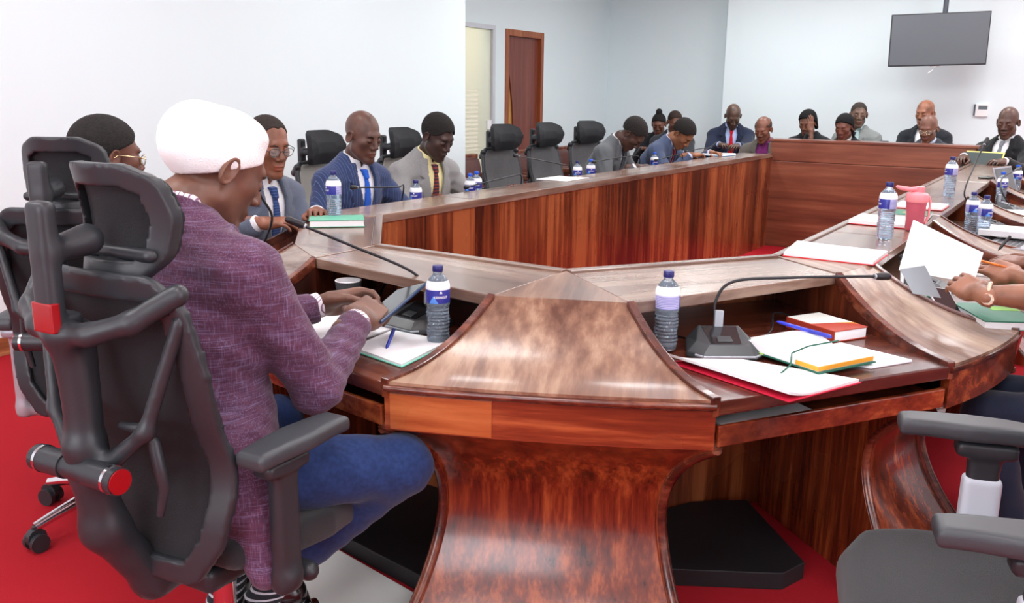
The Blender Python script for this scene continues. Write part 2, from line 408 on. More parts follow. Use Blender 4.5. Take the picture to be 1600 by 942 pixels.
# glazed panel: aluminium frame, frosted pane with horizontal bands
w = bpy.data.objects.new('window_1', None); C.objects.link(w); w.location = (-5.72, (GY0+GY1)/2, 0); ps(w, kind='structure')
def wl(x0, x1, y0, y1, z0, z1): return (x0, x1, y0-(GY0+GY1)/2, y1-(GY0+GY1)/2, z0, z1)
b = MB()
for q in ((-.05, .02, GY0, GY0+.05, 0, 2.14), (-.05, .02, GY1-.05, GY1, 0, 2.14), (-.05, .02, GY0+.05, GY1-.05, 2.09, 2.14), (-.05, .02, GY0+.05, GY1-.05, 0, .05)): b.box(*wl(*q))
link('window_frame', b.me('wf', bevel=.003), M['alu'], w)
b = MB(); b.box(*wl(-.02, -.012, GY0+.05, GY1-.05, .05, 2.09)); link('glass_pane', b.me('gp'), M['frost'], w)
b = MB()
for k in range(26): z = .3+k*.045; b.box(*wl(-.0115, -.009, GY0+.25, GY1-.3, z, z+.022))
link('frosted_band', b.me('fb'), mat('frost_band', (252, 248, 226), .6), w, label='pale horizontal frosted bands')
b = MB(); b.box(*wl(-.009, .004, GY1-.13, GY1-.03, 1.02, 1.12)); link('notice_plate', b.me('np', bevel=.002), mat('white_plate', (248, 248, 248), .5), w, label='small white plate')
# door
d = bpy.data.objects.new('door_1', None); C.objects.link(d); d.location = (-5.72, (DY0+DY1)/2, 0); ps(d, kind='structure')
hw = (DY1-DY0)/2
b = MB()
b.box(-.14, .02, -hw, -hw+.06, 0, 2.12); b.box(-.14, .02, hw-.06, hw, 0, 2.12); b.box(-.14, .02, -hw+.06, hw-.06, 2.05, 2.12)
link('door_frame', b.me('df', bevel=.004), M['frame'], d)
# leaf with arc-shaped amber light along the handle side (left)
ys = [-hw+.06+.012]; N_ = 24
arc = [(-hw+.11+.10*math.sin(PI*k/N_)**.8*1.25, .25+1.45*k/N_) for k in range(N_+1)]
b = MB()
yl, yr = -hw+.06, hw-.06
bd = [(yl, 0), (yr, 0), (yr, 2.05), (yl, 2.05)]
# leaf = strip left of the arc chord, plus everything right of the arc
def slab(poly, x0, x1, bb):
    n = len(poly); bb.add([(x0, y, z) for y, z in poly]+[(x1, y, z) for y, z in poly], [tuple(range(n)), tuple(range(2*n-1, n-1, -1))]+[(i, n+i, n+(i+1)%n, (i+1)%n) for i in range(n)])
slab([(yl, 0), (yl+.05, 0), (yl+.05, 2.05), (yl, 2.05)], -.07, -.03, b)
for k in range(N_):
    (a1, z1), (a2, z2) = arc[k], arc[k+1]; slab([(max(a1, yl+.05), z1), (yr, z1), (yr, z2), (max(a2, yl+.05), z2)], -.07, -.03, b)
slab([(yl+.05, 0), (yr, 0), (yr, .25), (yl+.05, .25)], -.07, -.03, b); slab([(yl+.05, 1.70), (yr, 1.70), (yr, 2.05), (yl+.05, 2.05)], -.07, -.03, b)
link('door_leaf', b.me('dl'), M['door'], d)
b = MB(); slab([(yl+.05, .25)]+[(max(y, yl+.051), z) for y, z in arc]+[(yl+.05, 1.70)], -.058, -.05, b); link('glass_pane', b.me('dg'), M['doorglass'], d, label='curved amber glass light')
b = MB(); b.tube([(-.03, yl+.03, 1.02), (.02, yl+.03, 1.02), (.025, yl+.14, 1.02)], .009, 10); b.box(-.03, -.022, yl+.01, yl+.05, .9, 1.1); link('door_handle', b.me('dh', sm=40), M['chrome'], d, label='chrome lever handle')

# wall devices
t = thing('television', 'large black flat television hanging tilted on the far wall', 'television', (-1.49, 10.35, 2.0))
t.rotation_euler = (math.radians(4), math.radians(-1.5), math.radians(14))
b = MB(); b.box(-.46, .46, -.02, .03, -.26, .26); link('screen_casing', b.me('tv', bevel=.006), mat('tv_plastic', (44, 46, 50), .4), t)
b = MB(); b.box(-.45, .45, -.0215, -.0205, -.245, .25); link('screen', b.me('tvs'), mat('tv_screen', (92, 98, 104), .34, spec=.6), t)
b = MB(); b.tube([(-.02, .0, -.262), (-.03, 0, -.30), (-.07, -.0, -.33)], .005, 8); b.tube([(-.06, 0, -.262), (-.02, -.01, -.275), (.03, 0, -.262)], .006, 8); link('dangling_cable', b.me('tvc', sm=60), mat('white_cable', (226, 228, 230), .5), t, label='short pale cable under the screen')
t = thing('television_mount', 'dark ceiling pole that holds the flat television', 'mount', (-1.47, 10.45, 3.0))
b = MB(); b.tube([(0, 0, 0), (0, 0, -.85)], .025, 14); link('pole', b.me('p', sm=50), mat('mount_metal', (78, 82, 90), .4, .5), t)
b = MB(); b.box(-.08, .08, -.08, .08, -.012, 0); link('ceiling_plate', b.me('p', bevel=.003), mat('mount_metal2', (78, 82, 90), .4, .5), t)
b = MB(); b.box(-.15, .15, -.055, -.03, -1.12, -.8); b.box(-.03, .03, -.04, 0.03, -.95, -.8); link('bracket', b.me('p', bevel=.003), bpy.data.materials['mount_metal2'], t)
t = thing('thermostat', 'small white wall controller with a grey display beside the television', 'thermostat', (-1.07, 10.95, 1.30))
b = MB(); b.box(-.062, .062, -.025, 0, -.07, .06); link('housing', b.me('th', bevel=.006), mat('white_plastic', (240, 241, 242), .4), t)
b = MB(); b.box(-.035, .052, -.0265, -.0245, .005, .045); link('display', b.me('th'), mat('lcd_grey', (92, 104, 108), .3), t)
b = MB(); b.box(-.078, -.062, -.02, 0, -.06, .06); link('side_strip', b.me('th', bevel=.002), mat('dark_grey_plastic', (70, 78, 90), .4), t)

# ceiling lights and added window-shaped lights
k = 0
LP = [(x, y) for y in (-1.6, .6, 2.8, 5.0, 7.2, 9.4) for x in (-3.6, -2.2, -.8, .6, 2.0)]
for x, y in LP:
    t = thing('ceiling_light', 'square white recessed ceiling light panel', 'ceiling light', (x, y, ZC), group='ceiling light panels')
    b = MB(); b.box(-.31, .31, -.31, .31, -.012, 0); link('frame', b.me('lf', bevel=.003), M['alu'], t)
    b = MB(); b.box(-.28, .28, -.28, .28, -.016, -.011); link('diffuser', b.me('ld'), M['glow'], t)
    ld = bpy.data.lights.new('panel_lamp', 'AREA'); ld.shape = 'SQUARE'; ld.size = .56; ld.energy = 14.5*(1.6 if y > 6 else (.72 if x < -3 else 1)); ld.color = (.95, .985, 1.0)
    lo = bpy.data.objects.new('panel_lamp', ld); C.objects.link(lo); lo.location = (x, y, ZC-.03)
# window-shaped glowing panel out of view on the right wall, added as fill
wn = bpy.data.objects.new('fill_panel_right', None); C.objects.link(wn); wn.location = (3.6, 1.2, 1.6); ps(wn, kind='structure')
b = MB()
for q in ((-.06, .0, -1.9, -1.84, -.8, .8), (-.06, 0, 1.84, 1.9, -.8, .8), (-.06, 0, -.03, .03, -.8, .8), (-.06, 0, -1.84, 1.84, .74, .8), (-.06, 0, -1.84, 1.84, -.8, -.74)): b.box(*q)
link('window_frame', b.me('w2', bevel=.004), M['alu'], wn)
b = MB(); b.box(-.03, -.02, -1.84, 1.84, -.74, .74); link('glass_pane', b.me('w3'), mat('fill_pane_glow', (255, 255, 255), .3, emit=((236, 244, 255), 2.2)), wn)
ld = bpy.data.lights.new('fill_light', 'AREA'); ld.shape = 'RECTANGLE'; ld.size = 3.6; ld.size_y = 1.45; ld.energy = 30; ld.color = (.93, .97, 1.0)  # unseen area lamp added for fill in front of the glowing panel
lo = bpy.data.objects.new('fill_light', ld); C.objects.link(lo); lo.location = (3.53, 1.2, 1.6); lo.rotation_euler = (0, math.radians(90), 0)
# framed glowing panel behind the camera, added to put glare on the pedestal
wn = bpy.data.objects.new('glare_panel_near', None); C.objects.link(wn); wn.location = (-1.2, -3.0, 1.75); ps(wn, kind='structure')
b = MB()
for q in ((-1.9, -1.84, 0, .06, -.75, .75), (1.84, 1.9, 0, .06, -.75, .75), (-.64, -.58, 0, .06, -.75, .75), (.58, .64, 0, .06, -.75, .75), (-1.84, 1.84, 0, .06, .69, .75), (-1.84, 1.84, 0, .06, -.75, -.69)): b.box(*q)
link('window_frame', b.me('w4', bevel=.004), M['alu'], wn)
b = MB(); b.box(-1.84, 1.84, .02, .03, -.69, .69); link('glass_pane', b.me('w5'), mat('glare_pane_glow', (255, 255, 255), .3, emit=((240, 247, 255), 5.5)), wn)
ld = bpy.data.lights.new('corridor_lamp', 'AREA'); ld.shape = 'RECTANGLE'; ld.size = .8; ld.size_y = 3; ld.energy = 75; ld.color = (1.0, .98, .90)
lo = bpy.data.objects.new('corridor_lamp', ld); C.objects.link(lo); lo.location = (-6.5, 8.2, 2.9)
# ================================================================== horseshoe table
ZL, ZD, ZF = .88, .74, .625
T0 = (-1.72, 5.0, 0)
table = thing('conference_table', 'long glossy reddish brown wooden horseshoe conference table with raised inner ledge', 'table', T0)
def tp(name, b, m, label=None, bevel=0, sm=None): return link(name, b.me(name, off=T0, bevel=bevel, sm=sm), m, table, label=label)
def L2(a, b, t): return (a[0]+(b[0]-a[0])*t, a[1]+(b[1]-a[1])*t)
def inset(poly, d):
    a = sum(poly[i][0]*poly[(i+1)%len(poly)][1]-poly[(i+1)%len(poly)][0]*poly[i][1] for i in range(len(poly)))
    if a < 0: poly = poly[::-1]
    n = len(poly); out = []
    for i in range(n):
        p0, p1, p2 = poly[i-1], poly[i], poly[(i+1)%n]
        e1 = Vector((p1[0]-p0[0], p1[1]-p0[1])).normalized(); e2 = Vector((p2[0]-p1[0], p2[1]-p1[1])).normalized()
        n1 = Vector((-e1.y, e1.x)); n2 = Vector((-e2.y, e2.x)); m_ = (n1+n2); m_ = m_/max(m_.dot(n1), .3); out.append((p1[0]+m_.x*d, p1[1]+m_.y*d))
    return out
def zcurve(v): return ZD+.004+(ZL-ZD-.004)*(1-v)**2.15
def recess(z):  # fraction of the wedge depth by which the pedestal is drawn in at height z
    zm = .37; t = (z-zm)/(ZF-zm) if z > zm else (zm-z)/zm
    return .54*max(0, 1-abs(t)**(2.2 if z > zm else 1.75))
def wedge(apex, a, b, A, B, ms, bulge=.02, pedestal=True, sub='x'):
    NV = 16; NU = 10
    la = [(*L2(a, A, v/NV), zcurve(v/NV)) for v in range(NV+1)]; lb = [(*L2(b, B, v/NV), zcurve(v/NV)) for v in range(NV+1)]
    fx, fy = B[1]-A[1], -(B[0]-A[0]); Ln = math.hypot(fx, fy); fx /= Ln; fy /= Ln
    mid = ((a[0]+b[0])/2, (a[1]+b[1])/2)
    if (A[0]-mid[0])*fx+(A[1]-mid[1])*fy < 0: fx, fy = -fx, -fy
    # scoop surface, solid
    bb = MB(); vs = []
    for th in (0, -.025):
        for i in range(NV+1):
            for j in range(NU+1):
                u = j/NU; v = i/NV; bu = bulge*v*v*4*u*(1-u)
                vs.append((la[i][0]*(1-u)+lb[i][0]*u+fx*bu, la[i][1]*(1-u)+lb[i][1]*u+fy*bu, la[i][2]+th))
    K = (NV+1)*(NU+1); fs = []
    g = lambda l, i, j: l*K+i*(NU+1)+j
    for i in range(NV):
        for j in range(NU):
            fs += [(g(0,i,j), g(0,i,j+1), g(0,i+1,j+1), g(0,i+1,j)), (g(1,i,j), g(1,i+1,j), g(1,i+1,j+1), g(1,i,j+1))]
    for i in range(NV): fs += [(g(0,i,0), g(0,i+1,0), g(1,i+1,0), g(1,i,0)), (g(0,i,NU), g(1,i,NU), g(1,i+1,NU), g(0,i+1,NU))]
    for j in range(NU): fs += [(g(0,0,j), g(1,0,j), g(1,0,j+1), g(0,0,j+1)), (g(0,NV,j), g(0,NV,j+1), g(1,NV,j+1), g(1,NV,j))]
    bb.add(vs, fs); tp('curved_divider_top', bb, ms, sm=35)
    if apex is not None:
        bb = MB(); bb.prism(inset([apex, a, b], .0015), ZL-.03, ZL+.001); tp('corner_top', bb, ms, bevel=.002)
    for pl, sgn in ((la, 1), (lb, -1)):
        # curb
        e = Vector((pl[-1][0]-pl[0][0], pl[-1][1]-pl[0][1])).normalized(); sd = (-e.y, e.x)
        bb = MB(); bb.sweep_rect([(x, y, z-.028) for x, y, z in pl], .024, .035, sd); tp('curb', bb, M['curb'], bevel=.003)
        # cheek wall between curve and desk, reaching back under the ledge
        p0 = pl[0]; q = apex if apex is not None else (p0[0]-e.x*.28, p0[1]-e.y*.28)
        pts = [(q[0], q[1], ZL-.03)]+[(x, y, z-.02) for x, y, z in pl]
        n = len(pts); sx, sy = sd[0]*.008, sd[1]*.008
        bb = MB(); vs = []
        for s_ in (-1, 1):
            vs += [(x+sx*s_, y+sy*s_, z) for x, y, z in pts]+[(x+sx*s_, y+sy*s_, ZD-.035) for x, y, z in pts]
        fs = []
        for o in (0, 2*n): fs += [(o+i, o+i+1, o+n+i+1, o+n+i) for i in range(n-1)]
        fs += [(i, i+1, 2*n+i+1, 2*n+i) for i in range(n-1)]+[(n+i, n+i+1, 3*n+i+1, 3*n+i) for i in range(n-1)]
        fs += [(0, n, 3*n, 2*n), (n-1, 2*n-1, 4*n-1, 3*n-1)]
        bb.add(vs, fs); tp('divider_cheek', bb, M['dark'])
    # fascia
    NU2 = 14
    def fr(u, z, t=0):
        p = L2(A, B, u); q = L2(a, b, u); bu = bulge*4*u*(1-u)*(1-t); p = (p[0]+fx*bu, p[1]+fy*bu); r = L2(p, q, t); return (r[0], r[1], z)
    bb = MB(); vs = []
    for t in (0, .06):
        for z in (ZF, ZD-.022):
            vs += [fr(j/NU2, z, t) for j in range(NU2+1)]
    n = NU2+1; fs = []
    for j in range(NU2): fs += [(j, j+1, n+j+1, n+j), (2*n+j, 3*n+j, 3*n+j+1, 2*n+j+1), (j, 2*n+j, 2*n+j+1, j+1), (n+j, n+j+1, 3*n+j+1, 3*n+j)]
    fs += [(0, n, 3*n, 2*n), (NU2, 2*n+NU2, 3*n+NU2, n+NU2)]
    bb.add(vs, fs); tp('fascia_board', bb, M['fascia'], sm=30)
    if pedestal == 'main':
        bb = MB(); vs = []
        for t in (-.008, .01):
            for z in (ZF+.004, ZD-.024): vs += [fr(.02+.32*j/6, z, t) for j in range(7)]
        fs = []
        for j in range(6): fs += [(j, j+1, 8+j, 7+j), (14+j, 21+j, 22+j, 15+j), (j, 14+j, 15+j, j+1), (7+j, 8+j, 22+j, 21+j)]
        fs += [(0, 7, 21, 14), (6, 20, 27, 13)]
        bb.add(vs, fs); tp('fascia_patch', bb, M['patch'], label='lighter orange board on the left of the fascia')
    bb = MB(); bb.tube([(x, y, z) for x, y, z in [fr(j/NU2, ZD-.012, 0) for j in range(NU2+1)]], .0085, 8); tp('front_moulding', bb, M['curb'], sm=50)
    if pedestal:
        NZ = 22; zs = [ZF*(1-i/NZ)+.0*i/NZ for i in range(NZ+1)]
        bb = MB(); vs = []
        for k in (0, 1):
            for z in zs:
                t = min(recess(z)+.02+k*.06, .9)
                for j in range(NU2+1): vs.append(fr(j/NU2, z, t))
        K = (NZ+1)*n; fs = []
        for i in range(NZ):
            for j in range(NU2):
                fs += [(i*n+j, i*n+j+1, (i+1)*n+j+1, (i+1)*n+j), (K+i*n+j, K+(i+1)*n+j, K+(i+1)*n+j+1, K+i*n+j+1)]
            fs += [(i*n, (i+1)*n, K+(i+1)*n, K+i*n), (i*n+NU2, K+i*n+NU2, K+(i+1)*n+NU2, (i+1)*n+NU2)]
        bb.add(vs, fs); tp('pedestal_front', bb, M['ped'], label='waisted glossy front that flares towards the floor', sm=35)
        for s_, (E0, E1) in ((0, (A, a)), (1, (B, b))):
            e = Vector((E1[0]-E0[0], E1[1]-E0[1])); Le = e.length; e.normalize(); sd = Vector((-e.y, e.x))
            if (L2(A, B, .5)[0]-E0[0])*sd.x+(L2(A, B, .5)[1]-E0[1])*sd.y > 0: sd = -sd
            end = L2(E0, apex if apex is not None else (E1[0]+e.x*.26, E1[1]+e.y*.26), .93)
            bb = MB(); vs = []
            for z in zs:
                t = recess(z)
                p = L2(E0, E1, t); zz = z
                for off in (-.004, .026):
                    vs += [(p[0]-e.x*.0+sd.x*off, p[1]+sd.y*off, zz), (end[0]+sd.x*off, end[1]+sd.y*off, zz)]
            fs = []
            for i in range(NZ):
                o = 4*i; fs += [(o, o+4, o+5, o+1), (o+2, o+3, o+7, o+6), (o, o+2, o+6, o+4), (o+1, o+5, o+7, o+3)]
            fs += [(0, 1, 3, 2), (4*NZ, 4*NZ+2, 4*NZ+3, 4*NZ+1)]
            bb.add(vs, fs); tp('side_panel', bb, M['ped'])
            bb = MB(); bb.tube([(L2(E0, E1, recess(z)+.01)[0]+sd.x*.011, L2(E0, E1, recess(z)+.01)[1]+sd.y*.011, z) for z in zs], .015, 8); tp('edge_moulding', bb, M['curb'], sm=50)
    return

P1, P2, P3, P4, P5, P6 = (-2.58, 8.6), (-2.58, 2.97), (-2.07, 2.366), (-1.304, 2.345), (-.863, 2.99), (-.863, 8.6)
WC = dict(apex=P4, a=(-1.295, 1.925), b=(-.954, 2.059), A=(-1.327, 1.524), B=(-.633, 1.84))
WR = dict(apex=P5, a=(-.606, 2.79), b=(-.557, 3.04), A=(-.235, 2.45), B=(-.117, 2.95))
WL = dict(apex=P3, a=(-2.33, 2.21), b=(-2.07, 2.05), A=(-2.66, 1.86), B=(-2.18, 1.665))
WM = dict(apex=P2, a=(-2.88, 2.97), b=(-2.66, 2.56), A=(-3.32, 2.80), B=(-3.02, 2.22))
M['patch'] = wood('fascia_patch_wood', [(128, 56, 26), (160, 84, 42), (184, 108, 60)], .45, .25, .45, 7, .3)
wedge(**WC, ms=M['scoopC'], pedestal='main'); wedge(**WR, ms=M['scoopR']); wedge(**WL, ms=M['topX']); wedge(**WM, ms=M['topX'])
def bay(front, near, inner, mt, md, tray=True, rimm=None):
    """front (2 pts), near edge of ledge (2), inner edge (2), same left-right order"""
    f0, f1 = front; n0, n1 = near; i0, i1 = inner
    bb = MB(); bb.prism(inset([f0, f1, n1, i1, i0, n0], .001), ZD-.035, ZD); tp('desk_top', bb, md, bevel=.004)
    bb = MB(); bb.prism(inset([n0, n1, L2(i1, n1, .07), L2(i0, n0, .07)], .003), ZL-.032, ZL-.001); tp('ledge_top', bb, mt, bevel=.003)
    bb = MB(); bb.prism([L2(i0, n0, .075), L2(i1, n1, .075), L2(i1, n1, -.02), L2(i0, n0, -.02)], ZL-.032, ZL+.006); tp('ledge_rim', bb, mt, bevel=.003, label='raised strip along the inner edge')
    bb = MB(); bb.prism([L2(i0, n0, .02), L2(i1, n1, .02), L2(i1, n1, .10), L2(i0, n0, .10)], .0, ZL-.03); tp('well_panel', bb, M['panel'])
    if tray:
        g0, g1 = L2(f0, n0, .03), L2(f1, n1, .03)
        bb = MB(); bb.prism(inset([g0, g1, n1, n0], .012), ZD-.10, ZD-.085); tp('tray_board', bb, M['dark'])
        bb = MB(); bb.prism([L2(f0, f1, .015), L2(f0, f1, .985), L2(g1, g0, .015), L2(g0, g1, .015)], ZF+.005, ZD-.060); tp('apron_board', bb, M['fascia'], bevel=.003)
bay((WC['B'], WR['A']), (WC['b'], WR['a']), (P4, P5), M['topD'], M['deskD'])
bay((WL['B'], WC['A']), (WL['b'], WC['a']), (P3, P4), M['topX'], M['deskX'])
bay((WM['B'], WL['A']), (WM['b'], WL['a']), (P2, P3), M['topE'], M['deskX'])
# right arm
XR0, XR1, XR2 = -.863, -.557, -.117
ysr = [3.04, 3.30, 3.71, 4.30, 4.55, 5.36, 5.91, 6.60, 7.30, 8.0, 8.6]
for y0, y1 in zip(ysr[:-1], ysr[1:]):
    bb = MB(); bb.box(XR0+.02, XR1, y0+.003, y1-.003, ZL-.032, ZL-.001); tp('ledge_top', bb, M['topY'], bevel=.003)
bb = MB(); bb.box(XR0-.008, XR0+.018, 2.99, 8.6, ZL-.032, ZL+.006); tp('ledge_rim', bb, M['topY'], bevel=.003, label='raised strip along the inner edge')
bb = MB(); bb.box(XR0, XR0+.025, 2.99, 8.6, 0, ZL-.03); tp('well_panel', bb, M['panel'])
bb = MB(); bb.box(XR0+.025, XR2, 3.04, 8.6, ZD-.035, ZD); tp('desk_top', bb, M['topY'], bevel=.004)
bb = MB(); bb.box(XR2-.03, XR2-.005, 2.97, 8.6, ZF, ZD-.036); tp('apron_board', bb, M['fascia'], bevel=.003)
for y0 in (4.30, 5.55, 6.75, 7.9):
    wedge(None, (XR1, y0), (XR1, y0+.22), (XR2, y0-.12), (XR2, y0+.30), M['scoopR'], bulge=.0)
# left arm
XL0, XL1, XL2 = -2.58, -2.87, -3.32
ysl = [2.97, 3.75, 4.48, 5.26, 6.0, 6.75, 7.5, 8.2, 8.6]
for y0, y1 in zip(ysl[:-1], ysl[1:]):
    bb = MB(); bb.box(XL1, XL0-.02, y0+.004, y1-.004, ZL-.032, ZL-.001); tp('ledge_top', bb, M['topY'], bevel=.003)
    bb = MB(); bb.box(XL0-.025, XL0, y0+.0015, y1-.0015, 0, ZL-.03); tp('well_panel', bb, M['panel'])
bb = MB(); bb.box(XL0-.018, XL0+.008, 2.97, 8.6, ZL-.032, ZL+.006); tp('ledge_rim', bb, M['topY'], bevel=.003, label='raised strip along the inner edge')
bb = MB(); bb.box(XL2, XL0-.025, 2.97, 8.6, ZD-.035, ZD); tp('desk_top', bb, M['topY'], bevel=.004)
bb = MB(); bb.box(XL2+.005, XL2+.03, 2.97, 8.6, ZF, ZD-.036); tp('apron_board', bb, M['fascia'], bevel=.003)
for y0 in ysl[1:-1:1]:
    wedge(None, (XL1, y0-.03), (XL1, y0+.03), (XL2, y0-.05), (XL2, y0+.05), M['topY'], bulge=0, pedestal=True)

# tall counter closing the far end
t = thing('counter', 'tall plain brown wooden counter closing the far end of the table well', 'counter', (-1.72, 8.85, 0))
def cp(name, q, m, **k):
    bb = MB(); bb.box(q[0]+1.72, q[1]+1.72, q[2]-8.85, q[3]-8.85, q[4], q[5]); link(name, bb.me(name, bevel=.004), m, t, **k)
cp('front_panel', (-2.60, -.85, 8.604, 8.63, 0, .815), M['far']); cp('upper_front_panel', (-2.60, -.85, 8.604, 8.63, .819, 1.0), M['far'])
cp('top', (-2.62, -.83, 8.595, 8.82, 1.0, 1.022), M['far']); cp('desk_top', (-2.60, -.85, 8.80, 9.15, .705, .74), M['far'])
cp('side_panel', (-2.60, -2.575, 8.63, 9.13, 0, .704), M['far']); cp('side_panel', (-.875, -.85, 8.63, 9.13, 0, .704), M['far'])
cp('shelf_back', (-2.60, -.85, 8.79, 8.81, .74, .999), M['far'])

# foot platforms on the carpet, white board
def flat(name, pts, z0, z1, m, label, cat, bev=.004):
    cx = sum(p[0] for p in pts)/len(pts); cy = sum(p[1] for p in pts)/len(pts)
    bb = MB(); bb.prism(pts, z0, z1); return link(name, bb.me(name, off=(cx, cy, 0), bevel=bev), m, loc=(cx, cy, 0), label=label, cat=cat)
flat('foot_platform', [(-.99, 2.20), (-.60, 2.42), (-.565, 2.52), (-.85, 2.84), (-1.0, 2.72), (-1.13, 2.45)], 0, .055, M['black_board'], 'low black platform on the carpet right of the pedestal', 'foot platform')
flat('foot_platform', [(-1.33, 1.80), (-1.33, 2.30), (-1.98, 2.33), (-1.98, 1.90)], 0, .055, M['black_board'], 'low black platform under the table left of the pedestal', 'foot platform')
flat('floor_board', [(-1.985, 1.89), (-1.34, 1.775), (-1.30, 1.30), (-1.78, 1.38)], 0, .012, M['tile'], 'smooth white board lying on the carpet beside the black shoes', 'floor board', .003)
M['leather'] = mat('brown_leather', (92, 40, 30), .38, coat=.15, noise=(9, .3, (66, 28, 22)), bump=(160, .25))
M['sofawood'] = wood('sofa_wood', [(60, 26, 16), (104, 52, 34), (140, 84, 60)], None, .3, .3)
def sofa(label, loc, rot, w=.9):
    t = thing('armchair', label, 'armchair', (loc[0], loc[1], 0), math.radians(rot))
    h = w/2
    for s in (-1, 1):
        b = MB(); b.box(s*h-.04, s*h+.04, -.36, .36, .60, .65); link('armrest', b.me('a', bevel=.012), M['sofawood'], t)
        b = MB(); b.box(s*h-.03, s*h+.03, -.33, .33, .16, .6); link('side_panel', b.me('a', bevel=.01), M['leather'], t)
        for y in (-.33, .30):
            b = MB(); b.box(s*h-.035, s*h+.035, y, y+.05, 0, .62); link('leg', b.me('a', bevel=.006), M['sofawood'], t)
    b = MB(); b.box(-h+.045, h-.045, -.30, .36, .20, .44); link('seat', b.me('a', bevel=.05, sm=60), M['leather'], t)
    b = MB(); b.add([(-h+.045,-.22,.40),(h-.045,-.22,.40),(h-.045,-.38,.40),(-h+.045,-.38,.40),(-h+.045,-.31,.80),(h-.045,-.31,.80),(h-.045,-.45,.80),(-h+.045,-.45,.80)],
          [(0,3,2,1),(4,5,6,7),(0,1,5,4),(1,2,6,5),(2,3,7,6),(3,0,4,7)]); link('backrest', b.me('a', bevel=.045, sm=60), M['leather'], t)
    b = MB(); b.box(-h-.02, h+.02, -.46, -.38, .78, .83); link('top_rail', b.me('a', bevel=.012), M['sofawood'], t)
    return t
sofa('brown leather armchair with wooden arms before the glazed panel', (-4.75, 6.95), -90, .8)
sofa('brown leather armchair with wooden arms before the wooden door', (-4.75, 7.98), -90, .8)
sofa('brown leather armchair with wooden arms right of the wooden door', (-4.75, 9.0), -90, .8)
# ================================================================== ergonomic office chairs
M['cplastic'] = mat('black_chair_plastic', (44, 47, 51), .38, spec=.5)
M['cmesh'] = mat('black_mesh_fabric', (40, 43, 47), .8, bump=(900, .6), noise=(500, .3, (26, 28, 31)))
M['cmeshgrey'] = mat('grey_mesh_fabric', (92, 92, 94), .8, bump=(900, .6), noise=(60, .3, (78, 78, 80)))
M['cpale'] = mat('pale_grey_mesh', (150, 148, 142), .8, bump=(900, .5))
M['cfab'] = mat('black_seat_fabric', (27, 29, 33), .85, bump=(700, .5), sheen=.2)
M['cpad'] = mat('armrest_pad', (58, 62, 66), .42)
M['sleeve'] = mat('light_grey_plastic', (196, 202, 212), .35)
M['redcap'] = mat('red_cap', (150, 12, 20), .25, coat=.5)
def yb(x, z):   # depth of the back surface
    t = (z-.50)/.60
    return -.235-.05*np.clip(t, 0, 1)**1.5-.03*np.clip(t-.5, 0, 1)+.035*np.exp(-((z-.68)/.10)**2)+.75*x*x
OUT = [(-.16,.43),(.16,.43),(.215,.50),(.235,.60),(.225,.75),(.235,.90),(.215,1.03),(.17,1.07),(-.17,1.07),(-.215,1.03),(-.235,.90),(-.225,.75),(-.235,.60),(-.215,.50)]
OUTS = [(x*.92*.82, .75+(z-.75)*.87) for x, z in OUT]
def back_frame(P):
    x, y, z = P[:,0], P[:,1], P[:,2]; o = poly2(x, z, OUTS)-.04
    return np.maximum(np.maximum(o, -o-.040)-.005, np.abs(y-yb(x, z)+.008)-.011)
def back_mesh(P):
    x, y, z = P[:,0], P[:,1], P[:,2]; o = poly2(x, z, OUTS)-.04
    return np.maximum(o+.018, np.abs(y-yb(x, z)-.004)-.005)
def spine(P):
    d = rc(P, (0,-.33,.96), (0,-.345,.74), .026, .032)
    d = su(d, rc(P, (0,-.345,.74), (0,-.32,.56), .036, .042), .03)
    d = su(d, rc(P, (0,-.32,.56), (0,-.22,.40), .042, .038), .03)
    d = su(d, rc(P, (0,-.22,.40), (0,.02,.385), .038, .045), .03)
    for s in (-1, 1):
        d = su(d, rc(P, (.02*s,-.345,.68), (.13*s,-.31,.78), .020, .014), .025)
        d = su(d, rc(P, (.13*s,-.31,.78), (.192*s,-.268,.99), .014, .013), .02)
    # bowed bar under the headrest
    pts = [(-.19,-.265,1.04),(-.14,-.33,.995),(-.07,-.365,.972),(0,-.372,.965),(.07,-.365,.972),(.14,-.33,.995),(.19,-.265,1.04)]
    for a, b in zip(pts[:-1], pts[1:]): d = su(d, rc(P, a, b, .021, .021), .012)
    return su(d, rc(P, (0,-.365,.965), (0,-.345,.8), .03, .022), .03)
HO = [(-.115,1.085),(.115,1.085),(.15,1.12),(.165,1.20),(.15,1.265),(.10,1.29),(-.10,1.29),(-.15,1.265),(-.165,1.20),(-.15,1.12)]
HOS = [(x*.76, 1.19+(z-1.19)*.66) for x, z in HO]
def yh(x, z): return -.275-.035*((z-1.19)/.1)**2*.0+.055*np.cos((z-1.17)*14)*.3+2.3*x*x
def head_frame(P):
    x, y, z = P[:,0], P[:,1], P[:,2]; o = poly2(x, z, HOS)-.036
    return np.maximum(np.maximum(o, -o-.026)-.006, np.abs(y-yh(x, z))-.013)-.002
def head_pad(P):
    x, y, z = P[:,0], P[:,1], P[:,2]; o = poly2(x, z, HOS)-.036
    return np.maximum(o+.004, np.abs(y-yh(x, z)-.014-.012*np.clip(-o/.06, 0, 1))-.012)-.004
def head_pad_thick(P):   # the same rest seen upholstered from the front
    x, y, z = P[:,0], P[:,1], P[:,2]; o = poly2(x, z, HOS)-.036
    return np.maximum(o-.002, np.abs(y-yh(x, z)-.012-.028*np.clip(-o/.07, 0, 1))-.014)-.006
